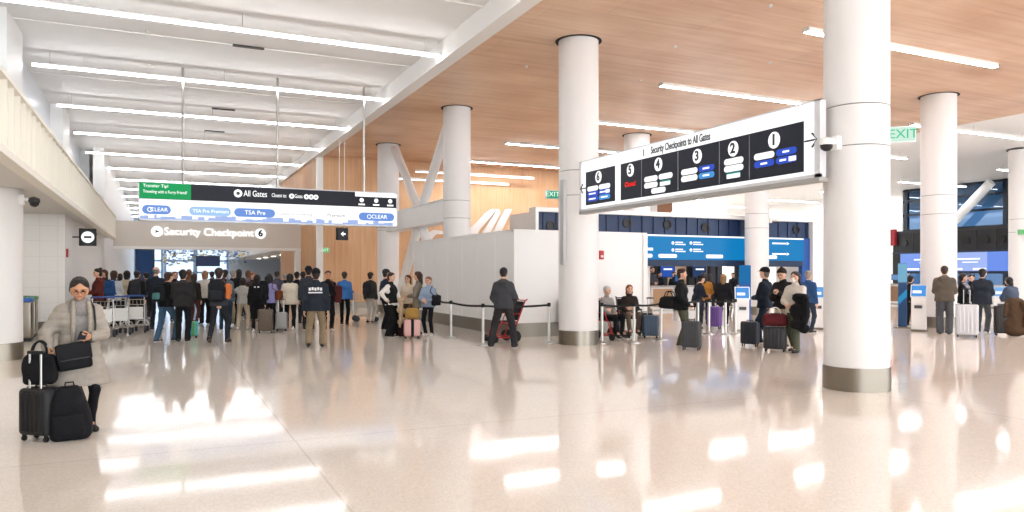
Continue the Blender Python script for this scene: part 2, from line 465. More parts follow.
def person(label, u=None, vf=None, face=0, vh=None, H=1.7, xy=None, top='#222222', hem=.86, bulk=.018, hood=False, fold=.004,
           pants='#1d1f24', pw=.006, shoes='#1a1a1a', sole='#d8d6d2', hair=('short', '#1d1512'), hat=None, mask=None, skin='l',
           R_='down', L_='down', legs='stand', lean=0, side=0, yaw=0, pitch=0, vest=None, under=None, width=1., group=None,
           vox=None, hipz=None, open_front=False, skirt=0., arm_t=None, shade_shoe=None, top_name='jacket', collar=True, glasses=False, quilt=None, top_mat=None):
    if xy is None: xy = on_floor(u, vf)
    Zc = xy[0] * SN + xy[1] * CS
    if vh is not None: H = min(1.92, max(1.15, EYE + (HZ - vh) * Zc / FPX))
    s = H / 1.75
    if vox is None: vox = .011 if Zc < 10 else (.017 if Zc < 19 else .021)
    rz = math.atan2(-xy[0], xy[1]) + R(face)
    root = thing('person', label, 'person', (xy[0], xy[1], 0), rz, group)
    seated = legs == 'seat'
    F = LEGS[legs] if isinstance(legs, str) else legs
    hz = hipz / s if hipz else (.52 if seated else (.925 if legs in ('stand', 'step', 'wide') else .895))
    hc = Vector((0, 0, hz))
    RL = Matrix.Rotation(R(side), 3, 'Y') @ Matrix.Rotation(R(lean), 3, 'X')
    def C(x, y, z): return hc + RL @ Vector((x * width if abs(x) > .02 else x, y, z))
    S = lambda pr: [(tuple(np.array(p[0]) * s), tuple(np.array(p[1]) * s), p[2] * s, p[3] * s, p[4] * s, p[5], p[6]) for p in pr]
    fk = (xy[0] * 7.3 + xy[1] * 3.1) % 6
    # limbs
    arms = {}
    for nm, o in (('L', 1), ('R', -1)):
        a = L_ if nm == 'L' else R_
        a = ARMS[a] if isinstance(a, str) else a
        sh = C(.168 * o, .01, .448)
        off = Vector((a[0][0] * o, a[0][1], a[0][2]))
        el, wr = two_bone(sh, sh + off, .285, .25, (a[1][0] * o, a[1][1], a[1][2]))
        d = (wr - el).normalized()
        if a[3] == 'relax' and a[0][2] < -.4: d = (d + Vector((0, 0, -.3))).normalized()
        t = Vector((a[2][0] * o, a[2][1], a[2][2])); t = (t - d * t.dot(d)).normalized()
        arms[nm] = (sh, el, wr, d, t, a[3], o)
    legp = {}
    for nm, o, f in (('L', 1, F[0]), ('R', -1, F[1])):
        hp = hc + Vector((.088 * o, 0, -.02))
        ank = Vector((f[0], f[1] + .02, .085 + f[2]))
        kn, an = two_bone(hp, ank, .435, .425, (.15 * o, -1, .15 if seated else 0))
        legp[nm] = (hp, kn, an, f, o)
    # ------- body
    pr = [P(C(-.07, 0, 0), C(.07, 0, 0), .10, k=.05), P(C(-.05, 0, .14), C(.05, 0, .14), .092, k=.06),
          P(C(-.08, 0, .33), C(.08, 0, .33), .105, k=.06), P(C(-.12, .01, .43), C(.12, .01, .43), .05, k=.06),
          P(C(0, .015, .46), C(0, .012, .58), .058, .053, k=.04)]
    for nm in 'LR':
        sh, el, wr, d, t, cu, o = arms[nm]
        pr += [P(sh, el, .046, .038, k=.03), P(el, wr, .038, .024, k=.015), P(wr, wr + d * .03, .023, .02, k=.01)]
        hp, kn, an, f, o = legp[nm]
        pr += [P(hp, kn, .075, .052, k=.04), P(kn, an, .05, .036, k=.02), P(an, an + Vector((0, -.10, -.04)), .036, .03, k=.02)]
    V, Q = sd_grid(S(pr), max(vox, .015) * 1.0)
    # head frame
    HR = RL @ Matrix.Rotation(R(yaw), 3, 'Z') @ Matrix.Rotation(R(pitch), 3, 'X')
    nk = C(0, .012, .565)
    hcn = nk + HR @ Vector((0, -.025, .145))
    HM = Matrix.Translation(hcn * s) @ (HR * s).to_4x4()
    hv, hq, hm = head_template()
    parts = [(V, Q, 0), (xf(hv, HM), hq, hm)]
    info = dict(root=root, s=s, M=Matrix.Translation(Vector((xy[0], xy[1], 0))) @ Matrix.Rotation(rz, 4, 'Z'))
    for nm in 'LR':
        sh, el, wr, d, t, cu, o = arms[nm]
        n = d.cross(t) * o
        hV, hQ = hand_template(cu)
        M = Matrix(((d.x, t.x, n.x, wr.x), (d.y, t.y, n.y, wr.y), (d.z, t.z, n.z, wr.z), (0, 0, 0, 1)))
        M = Matrix.Scale(s, 4) @ M
        parts.append((xf(hV, M), hQ if o > 0 else hQ[:, ::-1], 0))
        info['hand' + nm] = info['M'] @ ((wr + d * .085 + n * .02) * s)
        info['sh' + nm] = info['M'] @ (sh * s)
    sk = SKIN.get(skin, skin)
    np_mesh('body', parts, [mat(sk, .55, 0, 0, 60, 0, .35), mat('#1b1513', .3), mat('#a8685c', .5), mat(hair[1] if hair else '#3a2c22', .7)], root)
    info['C'] = lambda x, y, z: info['M'] @ (C(x, y, z) * s)
    info['CM'] = info['M'] @ Matrix.Translation(hc * s) @ RL.to_4x4()
    info['HM'] = info['M'] @ HM
    # ------- trousers
    if pants:
        tp = [P(hc + Vector((-.07, 0, .02)), hc + Vector((.07, 0, .02)), .108 + pw * .5, k=.04),
              P(C(-.06, 0, .10), C(.06, 0, .10), .098, k=.05)]
        for nm in 'LR':
            hp, kn, an, f, o = legp[nm]
            tp += [P(hp, kn, .083 + pw, .06 + pw, k=.035), P(kn, an + (an - kn).normalized() * .02, .058 + pw, .045 + pw * 1.5, k=.02)]
        V, Q = sd_grid(S(tp), vox, fold=.004 * s, fkey=fk, cut=lambda X, Y, Z: .03 - Z)
        np_mesh('trousers', [(V, Q, 0)], [cloth(pants)], root)
    # ------- shoes
    for nm in 'LR':
        hp, kn, an, f, o = legp[nm]
        tz = R(8 * o); dv = Vector((math.sin(tz), -math.cos(tz), 0))
        base = Vector((f[0], f[1] + .02, 0))
        lift = f[2]
        h0 = base - dv * .045 + Vector((0, 0, .042 + lift)); t0 = base + dv * .165 + Vector((0, 0, .034 + lift * .15))
        sp = [P(h0, t0, .044, .036, k=.02), P(an + Vector((0, 0, .02)), an + Vector((0, -.01, -.03)), .046, .044, k=.03)]
        V, Q = sd_grid(S(sp), min(vox, .014), cut=lambda X, Y, Z: .003 - Z)
        c = V[Q].mean(1); m = (c[:, 2] < (.024 + lift * .3) * s).astype(int)
        np_mesh('shoe', [(V, Q, m)], [mat(shoes, .6), mat(sole, .7)], root)
    # ------- upper clothing
    def top_prims(b, sleeves=True, hemz=hem):
        tp = [P(C(-.08, 0, .33), C(.08, 0, .33), .118 + b, k=.06), P(C(-.115, .01, .435), C(.115, .01, .435), .058 + b * .75, k=.07), P(C(-.11, .015, .445), C(-.03, .015, .50), .045 + b * .5, .05 + b * .4, k=.05), P(C(.11, .015, .445), C(.03, .015, .50), .045 + b * .5, .05 + b * .4, k=.05),
              P(C(-.06, 0, .14), C(.06, 0, .14), .108 + b, k=.07), P(C(-.07, 0, .02), C(.07, 0, .02), .114 + b, k=.07)]
        if collar: tp.append(P(C(0, .015, .47), C(0, .008, .548), .066 + b * .4, .064 + b * .3, k=.03))
        if not seated:
            tp.append(P(hc + Vector((-.075, 0, -.09)), hc + Vector((.075, 0, -.09)), .116 + b, k=.07))
            z = hz - .2
            while z > hemz - .12:
                e = (hz - .1 - z)
                tp.append(P((-.08 - skirt * e * .4, 0, z), (.08 + skirt * e * .4, 0, z), .118 + b + skirt * e, k=.08)); z -= .1
        if sleeves:
            for nm in 'LR':
                sh, el, wr, d, t, cu, o = arms[nm]
                tp += [P(sh, el, .054 + b * .8, .047 + b * .95, k=.045), P(el, wr - (wr - el) * .04, .046 + b, .034 + b * .7, k=.02)]
        if hood: tp.append(P(C(-.06, .085, .50), C(.06, .085, .50), .070, k=.03)); tp.append(P(C(-.04, .10, .42), C(.04, .10, .42), .045, k=.04))
        return tp
    def hem_cut(hemz):
        n = RL @ Vector((0, 0, 1))
        def f(X, Y, Z):
            if seated: return (hc.z - .01) * s - Z
            return hemz * s - Z
        def g(X, Y, Z):
            d = f(X, Y, Z)
            lift = .03 * s
            # cuffs hang below the hem line: keep the sleeves
            for nm in 'LR':
                sh, el, wr, dd, t, cu, o = arms[nm]
                a = np.array(el) * s; b_ = np.array(wr) * s; ab = b_ - a; L2 = float(ab @ ab)
                tt = np.clip(((X - a[0]) * ab[0] + (Y - a[1]) * ab[1] + (Z - a[2]) * ab[2]) / L2, 0, 1)
                q = np.sqrt((X - a[0] - tt * ab[0]) ** 2 + (Y - a[1] - tt * ab[1]) ** 2 + (Z - a[2] - tt * ab[2]) ** 2) - (.05 + bulk) * s
                if min(el.z, wr.z) < hemz: d = np.minimum(d, q)
            if open_front:
                w = np.abs(X) - open_front * s
                d = np.maximum(d, -np.maximum(np.maximum(w, Y + .03 * s), (hz + .02) * s - Z))
            return d
        return g
    if under:
        V, Q = sd_grid(S(top_prims(max(.004, bulk - .012), False, hem)), vox, cut=lambda X, Y, Z: (hz - .04) * s - Z, fold=.003 * s, fkey=fk)
        np_mesh(under[1], [(V, Q, 0)], [cloth(under[0])], root)
    V, Q = sd_grid(S(top_prims(bulk)), vox, cut=hem_cut(hem), fold=fold * s, fkey=fk + 1, quilt=quilt)
    info['top'] = np_mesh(top_name, [(V, Q, 0)], [top_mat or cloth(top)], root)
    if vest:
        vp = top_prims(bulk + .012, False)
        V, Q = sd_grid(S(vp), vox, cut=lambda X, Y, Z: np.maximum(vest[1] * s - Z, np.abs(X) - .19 * s * width))
        np_mesh('vest', [(V, Q, 0)], [cloth(vest[0])], root)
    # ------- hair, hat, mask
    if hair:
        V, Q = hair_template(hair[0]); np_mesh('hair', [(xf(V, HM), Q, 0)], [mat(hair[1], .5, 0, .5, 90, 0, .4, .25)], root)
    if hat:
        V, Q = hat_template(hat[0]); np_mesh({'cap': 'cap', 'beanie': 'beanie', 'hood': 'hood'}[hat[0]], [(xf(V, HM), Q, 0)], [cloth(hat[1])], root)
    if mask:
        V, Q = mask_template(); np_mesh('face_mask', [(xf(V, HM), Q, 0)], [cloth(mask)], root)
    if glasses:
        g = MB()
        for o in (-1, 1):
            g.tube([HM @ Vector((o * .034 + .024 * math.cos(a), -.107, -.002 + .019 * math.sin(a))) for a in np.linspace(0, 2 * PI, 13)[:-1]], .0028, 5, closed=True)
            g.tube([HM @ Vector((o * .058, -.104, 0)), HM @ Vector((o * .082, -.03, .006)), HM @ Vector((o * .085, .01, .006))], .0026, 5)
        g.tube([HM @ Vector((-.011, -.108, 0)), HM @ Vector((.011, -.108, 0))], .0026, 5)
        g.build('glasses', mat('#7a3a22', .4), root)
    return info

# ------------------------------------------------------------------ bags
def suitcase(label, u=None, vf=None, rz=0, w=.38, d=.24, h=.55, col='#1c1e22', handle=0., group=None, xy=None, band=None, rib=True, name='suitcase', face=None, rough=.5):
    if xy is None: xy = on_floor(u, vf)
    rot = (math.atan2(-xy[0], xy[1]) + R(face)) if face is not None else rz
    t = thing(name, label, 'suitcase', (xy[0], xy[1], 0), rot, group)
    m = MB(); m.rbox((0, 0, .06 + h / 2), (w, d, h), .045, 4)
    if rib:
        n = 5
        for i in range(n):
            x = (-.5 + (i + .5) / n) * (w - .08)
            for sy in (-1, 1): m.rbox((x, sy * (d / 2), .06 + h / 2), (w * .09, .016, h * .82), .007, 2)
    shell = m.build('shell', mat(col, rough, 0, .1, 120), t, smooth=True)
    z = MB(); z.rbox((0, 0, .06 + h / 2), (w + .006, .014, h + .006), .046, 4); z.build('zipper_band', mat('#0f0f10', .6), shell, smooth=True)
    for sx in (-1, 1):
        for sy in (-1, 1):
            wh = MB(); x, y = sx * (w / 2 - .045), sy * (d / 2 - .045)
            wh.lathe([(.012, -.012), (.026, -.011), (.027, 0), (.026, .011), (.012, .012)], (x, y, .0272), 14, axis='x')
            wh.box((x, y, .052), (.022, .03, .03))
            wh.build('wheel', rubber(), t)
    th = MB(); th.tube([(-.07, 0, .06 + h - .005), (-.065, 0, .06 + h + .028), (.065, 0, .06 + h + .028), (.07, 0, .06 + h - .005)], .011, 6)
    th.build('carry_handle', rubber(), t)
    if handle:
        hm = MB(); y = d * .3
        hm.tube([(-.07, y, .06 + h * .9), (-.07, y, .06 + h + handle), (.07, y, .06 + h + handle), (.07, y, .06 + h * .9)], .011, 8)
        rod = hm.build('telescopic_handle', steel(), t, smooth=True)
        hg = MB(); hg.rbox((0, y, .06 + h + handle + .012), (.19, .03, .034), .012, 3); hg.build('grip', rubber(), rod, smooth=True)
    if band:
        b = MB(); b.rbox((0, 0, .06 + h / 2), (w * band[1], d + .03, h + .012), .04, 3); b.build('strap', cloth(band[0]), t, smooth=True)
    return t

def soft_fn(w, d, h, amt=.12, sag=.1):
    def f(c):
        zz = c.z / h + .5
        k = 1 - amt * max(0, zz - .35) ** 1.5 * 1.6
        wob = .012 * math.sin(23 * c.z + 17 * c.x) + .01 * math.sin(31 * c.x + 5 * c.y)
        return (c.x * k + wob * .5, c.y * (k + .12 * math.sin(PI * zz)) + wob, c.z - sag * .1 * abs(c.x / w) * zz)
    return f

def duffel(label, M, w=.45, d=.25, h=.28, col='#1a1a1c', cat='bag', name='duffel_bag', group=None, handles='#111111', flap=None):
    """soft bag whose base centre sits at the matrix M"""
    t = thing(name, label, cat, (0, 0, 0), 0, group); t.matrix_world = M
    m = MB(); m.rbox((0, 0, h / 2), (w, d, h), min(w, d, h) * .3, 4, fn=soft_fn(w, d, h)); pouch = m.build('pouch', cloth(col), t, smooth='all')
    for sy in (-1, 1):
        hd = MB(); hd.tube([(w * .22 * math.cos(a), sy * d * .22, h * .96 + .13 * math.sin(a)) for a in np.linspace(-.15, PI + .15, 13)], .011, 6)
        hd.build('handle', cloth(handles), t, smooth='all')
    z = MB(); z.box((0, 0, h * .995), (w * .7, .014, .012)); z.build('zipper', mat('#3a3a3a', .4), pouch)
    if flap:
        f = MB(); f.rbox((0, -d * .5, h * .5), (w * .6, .03, h * .5), .012, 2); f.build('pocket', cloth(flap), t, smooth=True)
    return t

def backpack(label, M, w=.32, d=.19, h=.47, col='#18191c', pocket=None, worn=True, group=None, logo=None):
    """local frame: back panel at y=0 facing -y, pack bulges to +y, base centre at M"""
    t = thing('backpack', label, 'backpack', (0, 0, 0), 0, group); t.matrix_world = M
    def f(c):
        zz = c.z / h + .5
        k = 1 - (.22 if worn else .42) * max(0, zz - (.55 if worn else .35)) ** 1.4 * 2
        return (c.x * k, c.y * (1 - .25 * max(0, zz - .5) * 2) + .012 * math.sin(19 * c.z), c.z)
    m = MB(); m.rbox((0, d / 2, h / 2), (w, d, h), .07, 4, fn=f); m.build('pack', cloth(col), t, smooth='all')
    p = MB(); p.rbox((0, d * 1.0, h * .30), (w * .74, .07, h * .42), .03, 3); p.build('front_pocket', cloth(pocket or col), t, smooth=True)
    for sx in (-1, 1):
        st = MB()
        if worn: pts = [(sx * .09, .03, h * .95), (sx * .105, -.06, h * 1.06), (sx * .12, -.19, h * 1.0), (sx * .135, -.285, h * .80), (sx * .15, -.24, h * .45), (sx * .14, -.10, h * .22), (sx * .12, .0, h * .12)]
        else: pts = [(sx * .09, .0, h * .93), (sx * .11, -.06, h * .7), (sx * .12, -.05, h * .35), (sx * .11, .0, h * .1)]
        st.tube(pts, .018, 6); st.build('shoulder_strap', cloth(col), t, smooth='all')
    hp = MB(); hp.tube([(-.04, .02, h * .97), (-.035, .02, h * 1.05), (.035, .02, h * 1.05), (.04, .02, h * .97)], .008, 6); hp.build('top_loop', cloth(col), t)
    if logo:
        lg = MB()
        for (x, z, ww, hh) in logo: lg.box((x, d * 1.0 + .045 if z < h * .5 else d * .93, z), (ww, .012, hh))
        lg.build('printed_logo', mat('#d9d9d9', .7), t)
    return t

def worn_pack(info, label, **k):
    M = info['CM'] @ Matrix.Translation(Vector((0, .145 * info['s'], .06 * info['s']))) @ Matrix.Scale(info['s'], 4)
    return backpack(label, M, **k)

def carried_bag(info, hand, label, drop=.42, rz=0, **k):
    p = info['hand' + hand]
    M = Matrix.Translation((p.x, p.y, p.z - drop)) @ Matrix.Rotation(info['root'].rotation_euler.z + R(rz), 4, 'Z')
    return duffel(label, M, **k)

def shoulder_bag(info, label, o=1, w=.34, h=.28, d=.13, col='#15151a', z=.0, y=0., x=.25, name='shoulder_bag', cross=False, cat='bag', group=None):
    """bag at the hip with one strap over the shoulder; o=+1 the person's left"""
    s = info['s']
    M = info['CM'] @ Matrix.Translation(Vector((x * o * s, y * s, z * s))) @ Matrix.Scale(s, 4) @ Matrix.Rotation(R(90), 4, 'Z')
    t = thing(name, label, cat, (0, 0, 0), 0, group); t.matrix_world = M
    m = MB(); m.rbox((0, 0, h / 2), (w, d, h), .045, 4, fn=soft_fn(w, d, h, .06)); m.build('pouch', cloth(col), t, smooth='all')
    f = MB(); f.rbox((0, -o * (d / 2 + .008), h * .62), (w * .92, .02, h * .6), .009, 2); f.build('flap', cloth(col), t, smooth=True)
    inv = M.inverted()
    so = -o if cross else o
    a = info['CM'] @ Vector((.11 * so * s, .01, .56 * s)); fr = info['CM'] @ Vector((.12 * so * s, -.15 * s, .40 * s)); bk = info['CM'] @ Vector((.12 * so * s, .16 * s, .40 * s))
    st = MB(); st.tube([(w * .45, 0, h * .9), inv @ bk, inv @ a, inv @ fr, (-w * .45, 0, h * .9)], .014, 6)
    st.build('strap', cloth(col), t, smooth='all')
    return t

def draped(label, M, prims, col, name='draped_coat', vox=.014, quilt=None, extra=()):
    """a coat hanging or lying over something: one soft body, sleeves apart"""
    t = thing(name, label, 'coat', (0, 0, 0)); t.matrix_world = M
    V, Q = sd_grid(prims, vox, fold=.006, fkey=M[0][3] % 5, quilt=quilt)
    np_mesh('drape', [(V, Q, 0)], [cloth(col)], t)
    for pts in extra:
        V, Q = sd_grid([P(a, b, ra, rb, k=.03) for (a, b, ra, rb) in pts], vox, fold=.005, fkey=1)
        np_mesh('sleeve', [(V, Q, 0)], [cloth(col)], t)
    return t
# ------------------------------------------------------------------ camera, world, render look
cam = bpy.data.cameras.new('camera'); co = bpy.data.objects.new('camera', cam); COL.objects.link(co)
cam.sensor_width = 36; cam.lens = 36 * FPX / 1024
cam.shift_y = (HZ - 256) / 1024
cam.clip_end = 400
co.location = (0, 0, EYE); co.rotation_euler = (R(90), 0, -YAW)
SC.camera = co
SC.view_settings.view_transform = 'Standard'; SC.view_settings.look = 'None'
SC.view_settings.gamma = 1; SC.view_settings.exposure = EXPOSURE
SC.view_settings.use_curve_mapping = False
w = bpy.data.worlds.new('world'); SC.world = w; w.use_nodes = True
bg = w.node_tree.nodes['Background']; bg.inputs['Color'].default_value = (.86, .93, 1, 1); bg.inputs['Strength'].default_value = WORLD

# ------------------------------------------------------------------ the hall
CEIL = 7.05; LC = 7.45

def floor_material():
    m = bpy.data.materials.new('terrazzo'); m.use_nodes = True
    nt = m.node_tree; b = nt.nodes['Principled BSDF']; L = nt.links.new
    tc = nt.nodes.new('ShaderNodeTexCoord')
    vo = nt.nodes.new('ShaderNodeTexVoronoi'); vo.inputs['Scale'].default_value = 70
    L(tc.outputs['Object'], vo.inputs['Vector'])
    rp = nt.nodes.new('ShaderNodeValToRGB'); e = rp.color_ramp.elements
    e[0].position = 0; e[0].color = (*lin('#dacfc3'), 1); e[1].position = 1; e[1].color = (*lin('#ede3d8'), 1)
    L(vo.outputs['Color'], rp.inputs['Fac'])
    n = nt.nodes.new('ShaderNodeTexNoise'); n.inputs['Scale'].default_value = .35; n.inputs['Detail'].default_value = 3
    L(tc.outputs['Object'], n.inputs['Vector'])
    br = nt.nodes.new('ShaderNodeTexBrick'); br.offset = 0
    br.inputs['Color1'].default_value = (1, 1, 1, 1); br.inputs['Color2'].default_value = (.955, .95, .945, 1); br.inputs['Mortar'].default_value = (.84, .82, .80, 1)
    br.inputs['Scale'].default_value = 1; br.inputs['Brick Width'].default_value = 7.6; br.inputs['Row Height'].default_value = 7.6; br.inputs['Mortar Size'].default_value = .012
    mp = nt.nodes.new('ShaderNodeMapping'); mp.inputs['Location'].default_value = (-1.2, .05, 0)
    L(tc.outputs['Object'], mp.inputs['Vector']); L(mp.outputs['Vector'], br.inputs['Vector'])
    mx = nt.nodes.new('ShaderNodeMixRGB'); mx.blend_type = 'MULTIPLY'; mx.inputs['Fac'].default_value = 1
    L(rp.outputs['Color'], mx.inputs['Color1']); L(br.outputs['Color'], mx.inputs['Color2'])
    L(mx.outputs['Color'], b.inputs['Base Color'])
    mr = nt.nodes.new('ShaderNodeMapRange'); mr.inputs['To Min'].default_value = .045; mr.inputs['To Max'].default_value = .10
    L(n.outputs['Fac'], mr.inputs['Value']); L(mr.outputs['Result'], b.inputs['Roughness'])
    b.inputs['Specular IOR Level'].default_value = .26
    n3 = nt.nodes.new('ShaderNodeTexNoise'); n3.inputs['Scale'].default_value = 1.1; n3.inputs['Detail'].default_value = 2
    L(tc.outputs['Object'], n3.inputs['Vector'])
    bp = nt.nodes.new('ShaderNodeBump'); bp.inputs['Strength'].default_value = .06; bp.inputs['Distance'].default_value = .035
    L(n3.outputs['Fac'], bp.inputs['Height']); L(bp.outputs['Normal'], b.inputs['Normal'])
    return m

def ceil_white():
    return mat('#f0eeeb', .55, 0, 0, 1)

WOODC = wood('#c99a76', '#eccfb2', 0, .42, (2.4, 1.2), 'ceiling wood', .42)
WOODW = wood('#d29f70', '#e8c196', 2, .8, (1.22, 9), 'wall wood', .45)
WALLW = mat('#ecebe8', .5)
PAN = mat('#dfe3e8', .35)

struct('floor', MB().bb(-14, 62, -14, 84, -.2, 0), floor_material())
# wood ceiling, its painted gap-shade rings belong to the columns
struct('ceiling_wood', MB().bb(6.7, 26.4, -14, 35, CEIL, CEIL + .3), WOODC)
cw = MB().bb(26.4, 62, -14, 62, CEIL + .05, CEIL + .35)
cw.bb(20, 26.4, 35, 62, CEIL + .05, CEIL + .35)
struct('ceiling_right', cw, ceil_white())
cl = MB().bb(-3.4, 6.4, -14, 84, LC, LC + .3)
# shallow white baffles between the light lines
for i in range(-5, 14):
    y = 17.6 + 5.2 * (i - .0)
    if -13 < y < 80: cl.bb(-3.3, 6.4, y + 2.5, y + 2.54, LC - .025, LC + .01)
struct('ceiling_left', cl, ceil_white())
struct('trim_1', MB().bb(6.36, 6.72, -14, 84, CEIL - .10, LC + .1), white())
# upper wall above the walkway, with projecting piers
wl = MB().bb(-3.7, -3.4, -14, 84, 3.3, LC)
struct('wall_left', wl, PAN)
for (a, b) in ((19.4, 21.5), (29.8, 31.9), (40.5, 42.5), (9, 11)):
    struct('wall_pier', MB().bb(-3.41, -3.02, a, b, 3.3, LC), WALLW)
# the walkway slab and its lower walls
struct('ceiling_lower', MB().bb(-9, -2.05, -14, 39, 3.26, 3.5), mat('#dcd8d2', .6))
struct('wall_outer', MB().bb(-9.2, -9, -14, 39, 0, 3.3), WALLW)
def panel_wall():
    m = bpy.data.materials.new('panel wall'); m.use_nodes = True
    nt = m.node_tree; b = nt.nodes['Principled BSDF']; tc = nt.nodes.new('ShaderNodeTexCoord')
    mp = nt.nodes.new('ShaderNodeMapping'); mp.inputs['Rotation'].default_value = (R(90), 0, 0)
    br = nt.nodes.new('ShaderNodeTexBrick'); br.offset = 0
    br.inputs['Color1'].default_value = (*lin('#e9e7e4'), 1); br.inputs['Color2'].default_value = (*lin('#e7e4e1'), 1); br.inputs['Mortar'].default_value = (*lin('#d9d6d1'), 1)
    br.inputs['Scale'].default_value = 1; br.inputs['Brick Width'].default_value = .42; br.inputs['Row Height'].default_value = .42; br.inputs['Mortar Size'].default_value = .006
    nt.links.new(tc.outputs['Object'], mp.inputs['Vector']); nt.links.new(mp.outputs['Vector'], br.inputs['Vector'])
    nt.links.new(br.outputs['Color'], b.inputs['Base Color']); b.inputs['Roughness'].default_value = .4
    return m
struct('wall_nook', MB().bb(-9, -2.35, 23.7, 23.95, 0, 3.27), panel_wall())
struct('wall_corridor', MB().bb(-2.6, -2.35, 23.95, 39.4, 0, 3.27), WALLW)
struct('baseboard_nook', MB().bb(-9, -2.33, 23.665, 23.7, 0, .33), steel_dark())
struct('baseboard_corridor', MB().bb(-2.35, -2.325, 23.7, 39.4, 0, .33), steel_dark())
# walkway front: fascia with upright fins and rails
t = thing('walkway_balustrade', 'long cream walkway balustrade of upright fins high along the white hall wall', 'balustrade', (-1.97, 0, 3.26))
CREAM = mat('#efeadd', .55)
MB().bb(-.03, .03, -6, 39, .0, .98).build('back_panel', CREAM, t)
MB().bb(-.06, .14, -6, 39, .98, 1.05).build('top_rail', CREAM, t)
MB().bb(-.06, .14, -6, 39, -.06, .05).build('bottom_rail', CREAM, t)
y = 6.2; fin = None
while y < 39:
    if fin is None: fin = MB().bb(.025, .12, -.022, .022, .045, .985).build('fin', CREAM, t); fin.location.y = y
    else:
        c = fin.copy(); COL.objects.link(c); c.parent = t; c.location.y = y
    y += .52
# beam carrying the checkpoint name
BM = mat('#d9d1c6', .5)
struct('trim_2', MB().bb(-1.95, 6.55, 38.95, 39.5, 2.90, 4.08), BM)
struct('trim_3', MB().bb(-1.95, 6.55, 38.93, 39.52, 2.78, 2.90), white())
struct('trim_4', MB().bb(6.25, 6.55, 39.0, 39.45, 0, 2.79), white())
struct('trim_5', MB().bb(6.5, 6.78, 34.62, 34.9, 0, CEIL), white())
# timber walls
struct('wall_back', MB().bb(6.78, 20.0, 34.75, 35.05, 0, CEIL), WOODW)
struct('baseboard_back', MB().bb(6.78, 20.0, 34.72, 34.75, 0, .3), steel_dark())
struct('wall_back_white', MB().bb(20.0, 25.6, 34.8, 35.05, 0, CEIL), WALLW)
struct('wall_back_end', MB().bb(25.6, 26.6, 34.75, 35.4, 0, CEIL), wood('#8e5f43', '#a5724f', 2, .8, (1.2, 9), 'brown wood'))
sl = MB().bb(6.62, 6.9, 35.0, 46, 0, LC)
for i in range(46): sl.bb(6.5, 6.63, 35.05 + i * .24, 35.14 + i * .24, 0.0, LC)
struct('wall_slatted', sl, WOODW)
# hall beyond the beam
struct('wall_far', MB().bb(-9, 14.5, 83.5, 83.8, 0, LC), mat('#d5dde6', .5))
struct('wall_corridor_far', MB().bb(-2.8, -2.35, 39.5, 84, 0, LC), WALLW)
struct('wall_side_upper', MB().bb(6.5, 6.9, 46, 83.5, 3.05, LC), WALLW)
struct('wall_side_orange', MB().bb(6.44, 6.49, 46, 78, 3.9, 5.2), WOODW)
struct('ceiling_side', MB().bb(6.9, 14.5, 46, 83.5, 3.05, 3.25), ceil_white())
struct('wall_side_far', MB().bb(14.5, 14.8, 46, 83.5, 0, 3.3), WALLW)
struct('wall_side_end', MB().bb(6.9, 14.5, 45.8, 46, 0, 3.3), WALLW)
for k in range(6):
    for j in range(2):
        d = MB().lathe([(.18, 0), (.18, .03)], (8.6 + 3 * j, 50 + 5 * k, 3.03), 16)
        tag(d.build('downlight', screen('#fff4e2', 9)), 'small round downlight in the low white ceiling beyond the checkpoint beam', 'downlight', 'downlights beyond the beam')
# far glazing beyond the beam
GL = bpy.data.materials.new('blue glass'); GL.use_nodes = True
_nt = GL.node_tree; _nt.nodes.remove(_nt.nodes['Principled BSDF'])
_tr = _nt.nodes.new('ShaderNodeBsdfTransparent'); _tr.inputs['Color'].default_value = (.12, .19, .27, 1)
_gl = _nt.nodes.new('ShaderNodeBsdfGlossy'); _gl.inputs['Roughness'].default_value = .03; _gl.inputs['Color'].default_value = (.8, .9, 1, 1)
_mx = _nt.nodes.new('ShaderNodeMixShader'); _fr = _nt.nodes.new('ShaderNodeFresnel'); _fr.inputs['IOR'].default_value = 1.6
_nt.links.new(_fr.outputs[0], _mx.inputs[0]); _nt.links.new(_tr.outputs[0], _mx.inputs[1]); _nt.links.new(_gl.outputs[0], _mx.inputs[2])
_nt.links.new(_mx.outputs[0], _nt.nodes['Material Output'].inputs['Surface'])
MUL = mat('#16202c', .4, .3)
for i, (x0, x1) in enumerate(((-2.2, .2), (.5, 3.2), (3.4, 6.4))):
    r = tag(MB().bb(x0, x1, 83.30, 83.45, .3, 6.6).build('window_%d' % (i + 1), mat('#bcd3ee', .15, 0, 0, 60, 1.0)), kind='structure')
    f = MB()
    for z in (.3, 1.7, 2.9, 4.1, 5.3, 6.6): f.bb(x0, x1, 83.18, 83.32, z - .09, z + .09)
    for x in (x0, x1): f.bb(x - .1, x + .1, 83.18, 83.32, .3, 6.6)
    f.build('window_frame', mat('#8fa6bd', .4), r)
